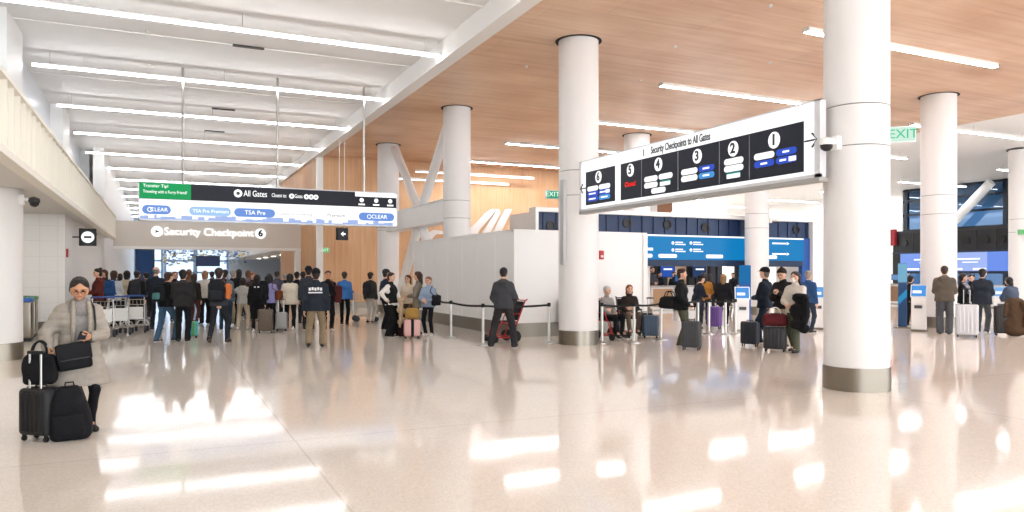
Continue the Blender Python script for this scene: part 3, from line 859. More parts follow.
# facade at the right and the far glazing behind the check-in islands
struct('wall_right_pier', MB().bb(44, 44.4, 33.2, 50, 0, CEIL + .05), WALLW)
def glazing(n, along, fixed, a0, a1, z0, z1, vert, horiz):
    """window in a plane of constant x ('y' runs along) or constant y"""
    def bb(m, p, q, zz0, zz1, d0, d1):
        return m.bb(fixed + d0, fixed + d1, p, q, zz0, zz1) if along == 'y' else m.bb(p, q, fixed + d0, fixed + d1, zz0, zz1)
    r = tag(bb(MB(), a0, a1, z0, z1, .05, .07).build('window_%d' % n, GL), kind='structure')
    f = MB()
    for p in vert: bb(f, p - .11, p + .11, z0, z1, -.06, .14)
    for z in horiz: bb(f, a0, a1, z - .07, z + .07, -.05, .12)
    f.build('window_frame', MUL, r)
    return r
ys = [12, 14.3, 16.6, 18.9, 21.2, 26.8, 33.1]
glazing(4, 'y', 44.1, 2, 33.2, 0, CEIL + .05, [4, 8, 12, 16, 20.6, 26.7, 33.0], [.1, 2.9, 4.4, 5.4, 6.3, 7.0])
glazing(5, 'x', 60.5, 20, 44.1, 0, CEIL + .05, [20, 24, 28, 30.5, 33.4, 37, 40.5, 44], [.1, 3.6, 4.8, 5.6, 6.4, 7.0])
# structural braces
WP = mat('#e9e8e6', .4)
def brace(label, a, b, r=.2):
    tag(MB().tube([a, b], r, 20).build('brace', WP, smooth=True), label, 'brace')
brace('slanting white tubular brace in front of the tall blue facade windows', (43.3, 34.2, .03), (43.3, 27.0, 6.9), .26)

def rail_box(): pass
t = thing('floor_beam', 'deep white horizontal steel box beam spanning between two columns above the hoarding', 'beam', (8.8, 26.7, 3.38))
MB().rbox((0, 0, .36), (.5, 7.0, .72), .02, 2).build('web', WP, t)
for zz in (-.02, .69): MB().bb(-.3, .3, -3.5, 3.5, zz, zz + .05).build('flange', WP, t)
brace('white diagonal brace rising from the box beam to the farther column head', (8.8, 26.9, 4.1), (8.8, 29.95, 6.8), .17)
brace('white diagonal brace rising from the box beam to the hoarding column head', (8.8, 26.4, 4.1), (8.8, 23.5, 6.8), .17)
brace('white diagonal brace running down from the box beam towards the farther column foot', (8.8, 26.9, 3.38), (8.8, 29.9, .1), .17)
brace('white diagonal brace running down from the box beam behind the hoarding', (8.8, 26.4, 3.38), (8.8, 23.6, .2), .17)

# ------------------------------------------------------------------ columns
COLM = mat('#e4e1de', .42, 0, .02, 8)
def column(label, x, y, r=.465, band=.33, top=CEIL):
    t = thing('column', label, 'column', (x, y, 0)); t['kind'] = 'thing'
    n = 48
    if top < 4:
        MB().lathe([(r, band), (r, top - .005)], n=n).build('shaft', COLM, t, smooth=True)
        MB().lathe([(r + .012, 0), (r + .012, band)], n=n).build('base_band', steel_dark(), t, smooth=True)
        return t
    MB().lathe([(r, band), (r, 3.42)], n=n).build('shaft', COLM, t, smooth=True)
    MB().lathe([(r, 3.435), (r, 3.99)], n=n).build('collar', COLM, t, smooth=True)
    MB().lathe([(r, 4.005), (r, top - .002)], n=n).build('upper_shaft', COLM, t, smooth=True)
    for z in (3.42, 3.99): MB().lathe([(r - .012, z), (r - .012, z + .015)], n=n, caps=False).build('seam', mat('#6f6b66', .5), t, smooth=True)
    MB().lathe([(r + .012, 0), (r + .012, band)], n=n).build('base_band', steel_dark(), t, smooth=True)
    MB().lathe([(r + .002, top - .012), (r + .075, top - .012), (r + .075, top - .001), (r + .002, top - .001)], n=n, caps=False).build('gap_shade_ring', mat('#14110f', .8), t)  # dark ring painted in as the shade of the ceiling gap
    return t
column('large white round column with stainless base beside the numbered checkpoint sign, closest of all', 9.03, 7.55, .437)
column('white round column with an exit sign bracket, in front of the hoarding corner', 8.83, 15.05)
column('white round column standing inside the hoarding and carrying the near end of the box beam', 8.80, 22.84, .45)
column('white round column against the timber wall carrying the far end of the box beam', 8.70, 30.6, .45)
column('white round column in front of the blue check-in island', 21.55, 22.72, .46)
column('white round column behind the man in the olive hoodie', 21.5, 15.0, .49)
column('white round column cut by the picture edge, with a small green exit sign', 34.15, 20.0, .47)
column('white round column whose head shows above the numbered checkpoint sign', 16.9, 24.3, .5)
column('white round column under the walkway, beside the waste bins', -2.86, 17.05, .47, top=3.26)

# ------------------------------------------------------------------ linear lights
EM = mat('#fbfbff', .4, 0, 0, 60, LIGHT)
EML = mat('#fbfbff', .4, 0, 0, 60, LIGHT_LEFT)
EMW = mat('#fbfbff', .4, 0, 0, 60, LIGHT * .2)
def light(label, x0, x1, y, z=CEIL - .10, group=None, w_=.15, ceil=CEIL, em=None):
    t = thing('ceiling_light', label, 'ceiling light', ((x0 + x1) / 2, y, z), 0, group)
    L = x1 - x0
    MB().bb(-L / 2, L / 2, -w_ / 2, w_ / 2, 0, .06).build('diffuser', em or EM, t)
    h0 = .06 if em is EML else .006
    hs = MB().bb(-L / 2 - .01, L / 2 + .01, -w_ / 2 - .012, w_ / 2 + .012, .061, .098)
    for sy in (-1, 1): hs.bb(-L / 2 - .01, L / 2 + .01, sy * (w_ / 2 + .007) - .005, sy * (w_ / 2 + .007) + .005, h0, .062)
    for sx in (-1, 1): hs.bb(sx * L / 2 - .011, sx * L / 2 + .011, -w_ / 2 - .012, w_ / 2 + .012, .0, .098)
    hs.build('housing', white(), t)
    if ceil - z > .14:
        for x in (-L / 2 + .4, 0, L / 2 - .4): MB().tube([(x, 0, .1), (x, 0, ceil - z - .002)], .006, 6).build('suspension_rod', steel(), t)
    return t
o9 = ['first', 'second', 'third', 'fourth', 'fifth', 'sixth', 'seventh', 'eighth', 'ninth', 'tenth', 'eleventh', 'twelfth', 'thirteenth']
for i in range(13):
    light('long white light line under the white ceiling, %s row from the picture top' % o9[i], -3.0, 6.34, 17.6 + 5.2 * i, CEIL - .02, 'light lines of the white ceiling', ceil=LC, em=EML, w_=.075)
for i in range(5):
    light('white light strip under the timber ceiling, %s row from the picture top' % o9[i], 12.85, 19.5, 12.05 + 5.24 * i, group='light strips of the timber ceiling')
for i in range(3):
    light('white light strip at the edge of the timber ceiling beyond the exit sign, %s row' % o9[i], 23.6, 30.3, 17.45 + 5.24 * i, CEIL - .28, group='light strips at the timber edge', em=EM)
for i in range(6):
    light('white light strip under the white ceiling before the tall windows, %s row' % o9[i], 37.6, 43.4, 17.6 + 5.5 * i, CEIL - .28, group='light strips by the windows', ceil=CEIL + .05, em=EM)
for i in range(4):
    light('white light strip far behind the blue check-in island, %s row' % o9[i], 27.5, 34.5, 36 + 5.5 * i, CEIL - .28, group='light strips behind the island', ceil=CEIL + .05, em=EM)
light('white light strip hung on rods before the timber wall, the upper of two', 11.0, 17.3, 34.0, 6.46, w_=.1, em=EMW)
light('white light strip hung on rods before the timber wall, the lower of two', 9.6, 15.6, 33.4, 6.0, w_=.1, em=EMW)
# rows outside the picture that light the foreground
for i in range(4):
    light('white light strip of the timber ceiling overhead of the empty foreground floor', 12.85, 19.5, 6.8 - 5.24 * i, group='overhead strips outside the picture')
    light('long white light line overhead of the empty foreground floor', -3.0, 6.34, 12.4 - 5.2 * i, CEIL - .02, 'overhead lines outside the picture', ceil=LC, em=EML, w_=.075)
for i in range(3):  # unseen rows added to brighten the right-hand area
    light('unseen added white light strip overhead, right of the picture', 23.6, 30.3, 12.2 - 5.24 * i, group='added overhead strips right of the picture')
    light('unseen added white light strip overhead by the facade, right of the picture', 37.6, 43.4, 12.2 - 5.5 * i, CEIL - .28, 'added overhead strips by the facade', ceil=CEIL + .05, em=EM)
for i in range(4):  # extra rows added to brighten the far ceiling above the portal
    light('white light strip far behind the check-in islands, towards the facade, %s row' % o9[i], 37.0, 43.4, 50.6 - 0 * i + 3 * i, CEIL - .28, 'added far strips towards the facade', ceil=CEIL + .05, em=EM)
# ------------------------------------------------------------------ hoarding
HX, HY, HH = 8.2, 17.2, 2.72
struct('partition_long', MB().bb(HX, HX + .12, HY + .12, 25.6, .36, HH), mat('#eceae7', .33))
struct('partition_short', MB().bb(HX, 12.25, HY, HY + .12, .36, HH), mat('#eceae7', .33))
struct('partition_return', MB().bb(12.13, 12.25, HY + .12, 20.5, 0, HH), mat('#eceae7', .33))
pt = MB().bb(HX - .03, 12.28, HY - .03, HY + .15, HH, HH + .05).bb(HX - .03, HX + .15, HY, 25.6, HH, HH + .05)
pt.bb(12.16, 12.3, HY - .03, HY + .05, .0, HH).bb(HX - .02, HX + .06, HY - .02, HY + .06, .36, HH)
for i in range(1, 7): pt.bb(HX - .008, HX + .01, HY + 1.22 * i - .012, HY + 1.22 * i + .012, .36, HH)
struct('trim_6', pt, white())
struct('baseboard_long', MB().bb(HX + .01, HX + .12, HY + .12, 25.6, 0, .36), steel_dark())
struct('baseboard_short', MB().bb(HX + .01, 12.14, HY + .01, HY + .12, 0, .36), steel_dark())
def alarm(label, c, nrm):
    t = thing('fire_alarm', label, 'fire alarm', c)
    RED = mat('#b3262a', .45)
    m = MB(); k = (.05, .14, .24) if nrm == 'x' else (.14, .05, .24)
    m.rbox((0, 0, 0), k, .015, 2); m.build('housing', RED, t, smooth=True)
    l = MB(); off = (.03, 0, -.04) if nrm == 'x' else (0, -.03, -.04)
    l.rbox(off, (.03, .08, .06) if nrm == 'x' else (.08, .03, .06), .01, 2); l.build('strobe_lens', mat('#e9dede', .2), t, smooth=True)
y_, z_ = on_y(601, 255, HY)
alarm('red fire alarm strobe on the white hoarding beside the column', (y_, HY - .025, z_), 'y')
y_, z_ = on_x(61.5, 252, -2.35)
alarm('red fire alarm strobe on the white wall corner under the walkway', (-2.325, 24.0, z_), 'x')
# grey upright panel fixed to the column
x_, z0_ = on_y(560, 265, 15.0); _, z1_ = on_y(560, 180, 15.0)
tag(MB().rbox((8.36, 14.93, (z0_ + z1_) / 2), (.10, .16, z1_ - z0_), .02, 2).build('upright_strip', mat('#b9b9b9', .4), smooth=True), 'narrow grey upright strip fixed to the column by the hoarding', 'strip')

# ------------------------------------------------------------------ signs
INK = mat('#2b2c33', .5); DK = screen('#33343d', .55); WHT = screen('#ffffff', 1.05); TXW = screen('#ffffff', 1.2)
GRN = screen('#12a35a', .8); PBL = screen('#6d95dc', .85); PLB = screen('#9fc4ec', .9); PDB = screen('#3355c8', .85); PTL = screen('#2f8f86', .8)
PSK = screen('#4c9ae0', .85); REDE = screen('#e0241f', 1.0)
FR = mat('#d6d6d8', .4, .1); FRD = mat('#a3a09c', .4, .2)

def pill(m, x0, x1, z0, z1, d0, d1, n=6, f=None):
    """rounded bar in the local plane"""
    r = (z1 - z0) / 2; pts = []
    for k in range(n + 1):
        a = -PI / 2 + PI * k / n; pts.append((x1 - r + r * math.cos(a), (z0 + z1) / 2 + r * math.sin(a)))
    for k in range(n + 1):
        a = PI / 2 + PI * k / n; pts.append((x0 + r + r * math.cos(a), (z0 + z1) / 2 + r * math.sin(a)))
    m.prism(pts, lambda p: f(p, d0), lambda p: f(p, d1))

# --- hanging display over the queue: plane y = SY, faces the hall
SY = 22.9
sx0, _ = on_y(138, 200, SY); sx1, _ = on_y(397, 205, SY)
SZ0, SZ1 = 3.10, 4.18
base = Vector(((sx0 + sx1) / 2, SY, SZ0))
t = thing('hanging_display', 'long hanging display reading All Gates, hung on rods before the checkpoint beam', 'sign', base)
def W(x0, x1, z0, z1, d, th=.02): return MB().bb(x0 - base.x, x1 - base.x, d - th, d, z0 - base.z, z1 - base.z)
MB().bb(sx0 - base.x, sx1 - base.x, .0, .22, 0, SZ1 - SZ0).build('casing', FR, t)
fr = MB()
for (a, b, c, d) in ((sx0, sx1, SZ0, SZ0 + .04), (sx0, sx1, SZ1 - .03, SZ1), (sx0, sx0 + .03, SZ0, SZ1), (sx1 - .03, sx1, SZ0, SZ1)):
    fr.bb(a - base.x, b - base.x, -.035, 0, c - base.z, d - base.z)
fr.build('bezel', FR, t)
X = lambda u: on_y(u, 200, SY)[0]
Hz_ = 3.70
W(sx0 + .03, sx1 - .03, SZ0 + .04, Hz_, 0).build('picture_panel', WHT, t)
W(sx0 + .03, sx1 - .03, Hz_, SZ1 - .03, 0).build('header_panel', DK, t)
W(sx0 + .03, X(191), Hz_ + .01, SZ1 - .03, -.021, .01).build('green_panel', GRN, t)
W(X(355), sx1 - .03, SZ1 - .16, SZ1 - .03, -.021, .01).build('white_strip', WHT, t)
# pale skyline pattern along the bottom
sk = MB(); random.seed(3); pts = [(sx0 + .05, SZ0 + .042)]; xx = sx0 + .05
while xx < sx1 - .25:
    wd = random.uniform(.06, .2); zz = SZ0 + random.uniform(.06, .19); pts += [(xx, zz), (xx + wd, zz)]; xx += wd
pts.append((xx, SZ0 + .042))
sk.prism(pts, lambda p: (p[0] - base.x, -.023, p[1] - base.z), lambda p: (p[0] - base.x, -.019, p[1] - base.z))
sk.build('skyline_print', screen('#a9bff0', .8), t)
lf = lambda p, d: (p[0] - base.x, d, p[1] - base.z)
for (u0, u1, m_) in ((142, 171, PBL), (189, 231, PLB), (234, 275, PBL), (277.5, 314, WHT), (316, 355, WHT), (358.5, 394, PBL)):
    pm = MB(); pill(pm, X(u0), X(u1), 3.28, 3.53, -.033, -.02, f=lf); pm.build('button', m_, t)
W(X(171.5), X(186), 3.26, 3.56, -.028, .008).build('white_block', WHT, t)
tx = lambda s, u, z, size, m_, al='CENTER', d=-.036, sx=1.: lettering(s, size, m_, t, (X(u), SY + d, z), (1, 0, 0), align=al, base=base, ext=.003, sx=sx)
tx('CLEAR', 159, 3.405, .15, TXW); tx('CLEAR', 379, 3.405, .17, TXW)
tx('TSA Pre', 255, 3.405, .17, TXW); tx('General Screening', 296, 3.405, .13, mat('#9a9ca6', .5)); tx('Premium', 336, 3.405, .15, mat('#5f626c', .5))
tx('TSA Pre', 201, 3.405, .13, TXW); tx('Premium', 220, 3.405, .13, TXW)
tx('Traveler Tip!', 143, 4.06, .12, TXW, 'LEFT'); tx('Traveling with a Furry Friend?', 143, 3.90, .115, TXW, 'LEFT', sx=.80)
tx('All Gates', 243.5, 3.955, .25, TXW, 'LEFT', sx=.70); tx('Closest to:', 271.5, 3.94, .16, TXW, 'LEFT', sx=.60); tx('Gates', 294.3, 3.94, .16, TXW, 'LEFT', sx=.62)
def disc(u, z, r, m_, name='round_symbol', d=-.03):
    q = MB(); x = X(u); q.prism([(x + r * math.cos(a), z + r * math.sin(a)) for a in np.linspace(0, 2 * PI, 19)[:-1]], lambda p: lf(p, d), lambda p: lf(p, d + .012)); q.build(name, m_, t)
disc(238, 3.955, .115, TXW); disc(238, 3.955, .05, INK, 'symbol_centre', -.034)
for u in (291.6, 306.3, 311, 315.7): disc(u, 3.94, .075, TXW); disc(u, 3.94, .028, INK, 'symbol_centre', -.034)
for u in (361.5, 376, 390): disc(u, 3.91, .065, TXW); W(X(u) - .1, X(u) + .1, 3.755, 3.80, -.021, .008).build('caption_bar', TXW, t)
for u in (150, 369):
    q = MB(); q.tube([(X(u) - base.x + .06 * math.cos(a), -.036, 3.405 - base.z + .06 * math.sin(a)) for a in np.linspace(0, 2 * PI, 17)[:-1]], .009, 5, closed=True); q.build('ring_symbol', TXW, t)
for u in (183, 277.5, 364):
    x = on_y(u, 150, SY + .1)[0]; MB().tube([(x - base.x, .11, SZ1 - SZ0), (x - base.x, .11, LC - SZ0)], .035, 8).build('hanger_rod', steel(), t, smooth=True)

# --- lettering on the beam
bt = thing('checkpoint_lettering', 'white raised letters Security Checkpoint 6 on the beige beam over the queue', 'sign', (2.3, 38.94, 3.45))
bb_ = (2.3, 38.94, 3.45)
X2 = lambda u: on_y(u, 232, 38.9)[0]
zc = on_y(210, 232.5, 38.9)[1]
lettering('Security Checkpoint', .50, TXW, bt, ((X2(165) + X2(253)) / 2, 38.928, zc), (1, 0, 0), base=bb_, ext=.021, sx=.98, bold=.006)
for u, nm in ((157, 'plane_disc'), (260.5, 'number_disc')):
    q = MB(); q.lathe([(.25, -.02), (.25, .02)], (X2(u) - bb_[0], 38.915 - bb_[1], zc - bb_[2]), 24, axis='y'); q.build(nm, TXW, bt)
lettering('6', .44, mat('#26262a', .9, 0, 0, 60, 0, .0), bt, (X2(260.5), 38.885, zc), (1, 0, 0), 'numeral', base=bb_, ext=.006, bold=.02)
q = MB(); q.prism([(-.10, -.08), (.12, 0), (-.10, .08), (-.05, 0)], lambda p: (X2(157) - bb_[0] + p[0], -.055, zc - bb_[2] + p[1]), lambda p: (X2(157) - bb_[0] + p[0], -.045, zc - bb_[2] + p[1])); q.build('plane_symbol', INK, bt)

# --- numbered sign between the columns: plane x = GX, faces the hall
GX = 8.42; gy0 = on_x(581, 190, GX)[0]; gy1 = on_x(822, 150, GX)[0]
G0, G1 = 3.0, 4.10
base = Vector((GX, (gy0 + gy1) / 2, G0))
t = thing('checkpoint_sign', 'big lit sign listing numbered security checkpoints 6 to 1, spanning between two columns', 'sign', base)
MB().bb(0, .08, gy1 - base.y, gy0 - base.y, 0, G1 - G0).build('casing', FR, t)
fr = MB()
for (a, b, c, d) in ((gy1, gy0, G0, G0 + .05), (gy1, gy0, G1 - .02, G1), (gy1, gy1 + .10, G0, G1), (gy0 - .05, gy0, G0, G1)):
    fr.bb(-.04, 0, a - base.y, b - base.y, c - base.z, d - base.z)
fr.build('bezel', FR, t)
MB().bb(-.05, .12, gy1 - base.y, gy0 - base.y, -.06, 0).build('bottom_rail', FRD, t)
Y = lambda u: on_x(u, 150, GX)[0]
def V_(ua, ub, z0, z1, d, th, m_, name): return MB().bb(d - th, d, Y(ua) - base.y, Y(ub) - base.y, z0 - base.z, z1 - base.z).build(name, m_, t)
V_(582.5, 819, G0 + .05, G1 - .02, 0, .02, WHT, 'light_panel')
SIGN = t
panels = [V_(587, 616, 3.12, 3.84, -.02, .012, DK, 'dark_panel'), V_(622, 805, 3.11, 3.84, -.02, .012, DK, 'dark_panel')]
for u in (643, 679.5, 721, 751): V_(u - .3, u + .3, 3.13, 3.82, -.032, .004, mat('#8a8b92', .6), 'divider')
rf = lambda p, d: (d, p[0] - base.y, p[1] - base.z)
def num(s, u, z):
    yy = Y(u); q = MB(); q.prism([(yy + .115 * math.cos(a), z + .125 * math.sin(a)) for a in np.linspace(0, 2 * PI, 25)[:-1]], lambda p: rf(p, -.034), lambda p: rf(p, -.044)); q.build('number_disc', TXW, t)
    lettering(s, .23, INK, t, (GX - .05, yy, z), (0, -1, 0), 'numeral', base=base, ext=.004, bold=.008)
for s, u, z in (('6', 600, 3.68), ('5', 632, 3.675), ('4', 660, 3.67), ('3', 699, 3.665), ('2', 735, 3.66), ('1', 776, 3.655)): num(s, u, z)
def pl(ua, ub, zc, m_, h=.085):
    q = MB(); pill(q, Y(ub), Y(ua), zc - h / 2, zc + h / 2, -.042, -.032, f=rf); q.build('route_bar', m_, t)
for ua, ub, z, m_ in ((589, 599.5, 3.46, WHT), (600.5, 611.5, 3.46, WHT), (589, 599.5, 3.35, PDB), (600.5, 611.5, 3.35, PDB), (589, 599.5, 3.24, PDB), (600.5, 611.5, 3.24, PSK),
                      (646, 659, 3.43, WHT), (660.5, 674, 3.43, WHT), (646, 659, 3.31, WHT), (661.5, 672.5, 3.31, PTL), (653, 667, 3.19, WHT),
                      (683, 699, 3.43, WHT), (700.5, 716, 3.43, PDB), (683, 699, 3.31, WHT), (700.5, 716, 3.31, PSK),
                      (726, 745, 3.46, WHT), (726, 745, 3.345, WHT), (728, 742.5, 3.235, PTL),
                      (756, 776, 3.45, WHT), (778, 798.5, 3.45, PDB), (756, 776, 3.33, PDB), (778, 798.5, 3.33, PDB)): pl(ua, ub, z, m_, .10)
for ua, ub, z in ((607.5, 611.3, 3.35), (791, 798.2, 3.33), (662, 672, 3.295), (729, 742, 3.22)):
    V_(ua, ub, z - .035, z + .035, -.042, .006, WHT, 'white_chip')
V_(627.5, 636.5, 3.36, 3.44, -.032, .004, mat('#4a1d22', .6), 'closed_bar')
gt = lambda s, u, z, size, m_, nm='lettering', sx=1., bold=.004: lettering(s, size, m_, t, (GX - .046, Y(u), z), (0, -1, 0), nm, base=base, ext=.003, sx=sx, bold=bold)
gt('Closed', 632, 3.40, .13, REDE)
gt('Security Checkpoints to All Gates', 681, 3.955, .19, INK, sx=.64)
for u, z in ((594, 3.35), (605, 3.35), (594, 3.24), (606, 3.24), (708, 3.43), (708, 3.31), (788, 3.45), (785, 3.33), (766, 3.33)):
    V_(u - 3.2, u + 3.2, z - .014, z + .014, -.042, .005, TXW, 'caption_bar')
def arrow(u, z, d):
    y0 = Y(u); q = MB()
    q.tube([(-.03, y0 - base.y + d * .11, z - base.z), (-.03, y0 - base.y - d * .11, z - base.z)], .014, 6)
    q.tube([(-.03, y0 - base.y - d * .02, z + .10 - base.z), (-.03, y0 - base.y - d * .12, z - base.z), (-.03, y0 - base.y - d * .02, z - .10 - base.z)], .014, 6)
    q.build('arrow', INK, t)
arrow(584.6, 3.50, -1); arrow(812.3, 3.54, 1)
q = MB(); q.tube([(-.03, Y(645) - base.y, 3.89 - base.z), (-.03, Y(645) - base.y, 4.02 - base.z)], .01, 6); q.build('arrow', INK, t)

for o in list(SIGN.children):
    if o.name.split('.')[0] in ('number_disc', 'numeral', 'route_bar', 'divider', 'white_chip', 'closed_bar', 'caption_bar') or (o.name.startswith('lettering') and o.data.materials[0] == REDE):
        ym = sum(v.co.y for v in o.data.vertices) / len(o.data.vertices) + SIGN.location.y
        o.parent = panels[0] if ym > Y(619) else panels[1]

# camera on a bracket at the near column
def dome_camera(label, c, d, body=None):
    """c wall point, d unit direction out from the wall"""
    t = thing('security_camera', label, 'camera', c); d = Vector(d)
    m = MB(); m.rbox(tuple(d * .02), (.12, .12, .2), .02, 2); m.build('wall_plate', white(), t, smooth=True)
    m = MB(); m.tube([d * .02, d * .16 + Vector((0, 0, .01)), d * .26], .035, 10); m.build('bracket_arm', white(), t, smooth=True)
    e = tuple(d * .27)
    m = MB(); m.lathe([(.02, .06), (.09, .03), (.10, -.02), (.095, -.05)], e, 18); m.build('camera_hood', body or white(), t, smooth=True)
    m = MB(); m.lathe([(.085, -.05), (.075, -.10), (.04, -.13), (.005, -.137)], e, 18); m.build('dome', mat('#1b1b1f', .1), t, smooth=True)
dome_camera('white security camera with a dark dome on the big near column', (8.60, 7.50, 3.47), (-.97, -.15, 0))
dome_camera('small security camera on the column before the blue island', (21.6 + .42, 22.5, 3.75), (.6, -.8, 0))
dome_camera('small security camera on the cut-off column by the picture edge', (33.85, 19.63, 3.2), (-.6, -.8, 0))
dome_camera('dark-domed security camera under the walkway soffit beside the corridor', (-2.33, 29.5, 3.0), (1, 0, 0), black())
dome_camera('security camera beside the black column head under the walkway', (-2.42, 16.9, 3.05), (.9, -.3, 0), black())

def exit_sign(label, c, rz, w_=.40, h_=.22, lit='#2fae77', txt='#ffffff', arm=None, inv=False):
    t = thing('exit_sign', label, 'exit sign', c, rz)
    MB().rbox((0, 0, 0), (w_, .06, h_), .012, 2).build('case', mat('#dfe3e0', .4), t, smooth=True)
    MB().bb(-w_ / 2 + .015, w_ / 2 - .015, -.036, -.030, -h_ / 2 + .015, h_ / 2 - .015).build('lit_panel', screen(lit, .8), t)
    cu = lettering('EXIT', h_ * .78, screen(txt, 1.1), t, (0, -.04, 0), (1, 0, 0), ext=.003, sx=1.05)
    if arm: MB().tube([Vector((0, 0, 0)), Vector(arm)], .02, 8).build('bracket', white(), t)
    return t
x_, z_ = on_x(897, 129, 9.66)
exit_sign('pale green exit sign on a bracket at the big near column', (9.46, 7.14, 3.60), R(-38), .34, .23, '#cfeedd', '#3fae84', (-.22, .02, 0))
x_, z_ = on_y(552, 194.5, 15.2)
exit_sign('green exit sign at the column by the hoarding', (x_, 15.2, z_), R(-10), .32, .20, '#1d9c74', '#e9fff4', (.25, 0, .12))
x_, z_ = on_y(1012, 237, 19.5)
exit_sign('small green exit sign on the cut-off column by the picture edge', (33.72, 19.66, 3.42), R(-34), .5, .26, '#8fd08a', '#2d8f4c')
x_, z_ = on_y(318, 250, 34.55)
exit_sign('small green exit sign far off on the timber wall', (x_ + .3, 34.66, z_), 0, .46, .24, '#57b368', '#dff5df')

# suspended monitor on two rods
x_, z_ = on_y(342, 234, 30)
t = thing('hanging_monitor', 'small dark information monitor hung on two thin rods before the timber wall', 'monitor', (x_, 30, z_), R(20))
MB().rbox((0, 0, 0), (.52, .12, .50), .02, 2).build('case', black(), t, smooth=True)
MB().bb(-.22, .22, -.068, -.058, -.2, .2).build('screen', screen('#55565c', .4), t)
q = MB(); q.prism([(-.10, 0), (.02, .10), (.02, .03), (.12, .03), (.12, -.03), (.02, -.03), (.02, -.10)], lambda p: (p[0], -.075, p[1]), lambda p: (p[0], -.07, p[1])); q.build('arrow', TXW, t)
for sx in (-.12, .12): MB().tube([(sx, 0, .24), (sx, 0, CEIL - z_)], .015, 6).build('rod', white(), t)

# round pictogram blade sign on the corridor wall
y_, z_ = on_x(71, 231, -2.05)
t = thing('blade_sign', 'black square blade sign with a white round symbol under the walkway', 'sign', (-1.95, 25.6, z_))
MB().rbox((0, 0, 0), (.46, .06, .52), .01, 2).build('panel', black(), t)
MB().lathe([(.17, -.036), (.17, -.031)], n=28, axis='y').build('white_disc', TXW, t)
MB().bb(-.10, .10, -.045, -.037, -.035, .035).build('bar_symbol', INK, t)
MB().tube([(-.22, 0, 0), (-.41, 0, 0)], .02, 8).build('bracket', black(), t)
for i, (px, py) in enumerate(((-3.4, 20.8), (-3.6, 16.0), (-5.2, 20.6), (-3.5, 12.5), (-5.5, 14), (-5.5, 17.5), (-3.5, 9), (-5.5, 10))):  # entries after the third are unseen, added to brighten under the walkway
    tag(MB().lathe([(.10, 0), (.10, .02)], (px, py, 3.245), 18).build('downlight', screen('#fff6e6', 110)), ['small round downlight in the low soffit before the tiled nook wall', 'small round downlight in the low soffit beside the column', 'small round downlight deep in the low soffit'][min(i, 2)] if i < 3 else 'small round downlight added to the low soffit outside the picture', 'downlight', 'added soffit downlights outside the picture' if i > 2 else None)

# dark slots in the white ceiling
for (u, v) in ((248.5, 46.5), (233.5, 85.5), (223.5, 109), (214.5, 131)):
    d = ray(u, v); k = (LC - EYE) / d[2]
    tag(MB().bb(d[0] * k - .38, d[0] * k + .38, d[1] * k - .07, d[1] * k + .07, LC - .03, LC + .01).build('ceiling_vent', mat('#3d3b3a', .7)),
        'dark slot vent in the white ceiling, %s from the picture top' % {248.5: 'first', 233.5: 'second', 223.5: 'third', 214.5: 'fourth'}[u], 'vent', 'slot vents')
for i, (u, v) in enumerate(((147, 31), (150, 65), (675, 46), (770, 62), (770, 5), (640, 80), (526, 66))):
    zc_ = LC if u < 300 else CEIL
    d = ray(u, v); k = (zc_ - EYE) / d[2]
    tag(MB().lathe([(.05, .01), (.045, -.03), (.02, -.05)], (d[0] * k, d[1] * k, zc_), 12).build('ceiling_sprinkler', mat('#cfcac4', .4), smooth=True), 'tiny sprinkler head on the ceiling', 'sprinkler', 'ceiling sprinkler heads')

# slanted white script letters on the timber wall
t = thing('script_logo', 'huge white slanted script letters on the timber wall behind the hoarding', 'sign', (15, 34.7, 4))
lx = lambda u, v: on_y(u, v, 34.7)
def stroke(pts, name='letter_stroke'):
    q = MB(); pp = [lx(*p) for p in pts]
    q.prism(pp, lambda p: (p[0] - 15, -.06, p[1] - 4), lambda p: (p[0] - 15, .049, p[1] - 4)); q.build(name, WP, t)
stroke([(466, 240), (471, 228), (485, 213), (491, 209), (497, 209), (492, 215), (480, 229), (474, 240)])
stroke([(478, 240), (497, 209), (498.5, 209), (500, 213), (486, 240)])
stroke([(488, 240), (505, 209), (512, 209), (497, 240)])
stroke([(425, 240), (427, 233), (434, 230), (442, 231), (443, 234), (436, 234), (431, 240)])
stroke([(503, 240), (506, 231), (512, 228), (520, 228), (520, 240)])
# ------------------------------------------------------------------ blue check-in island (plane y = IY)
IY = 23.38
ZP = lambda z: z if z < .01 else EYE + (z - EYE) * IY / 25.0
NAVY = mat('#0a2850', .45); NAVY2 = mat('#0b2748', .5); BLUE = screen('#0f7dbd', .85); BLUE2 = mat('#0c4a94', .4)
ix0, ix1 = on_y(534, 220, IY)[0], on_y(814.5, 220, IY)[0]
t = thing('check_in_portal', 'white framed portal with a bright blue fascia over the airline check-in counters', 'check-in portal', ((ix0 + ix1) / 2, IY, 0))
bx = (ix0 + ix1) / 2
def pb(x0, x1, y0, y1, z0, z1, m_, name): return MB().bb(x0 - bx, x1 - bx, y0 - IY, y1 - IY, ZP(z0), ZP(z1)).build(name, m_, t)
pb(ix0, ix1, IY - .12, IY + .38, 3.97, 4.13, white(), 'top_frame')
pb(ix0, ix0 + .12, IY - .12, IY + 2.0, 0, 3.97, white(), 'end_block')
pb(ix1 - .22, ix1, IY - .12, IY + 2.0, 0, 3.97, white(), 'end_post')
xs0 = ix0 + .12; xe = ix1 - .22
pb(xs0, xe, IY + .12, IY + .3, 3.22, 3.97, NAVY, 'upper_band')
xf_ = on_y(803, 245, IY)[0]
pb(xs0, xf_, IY - .02, IY + .18, 2.2, 3.20, BLUE, 'fascia_panel')
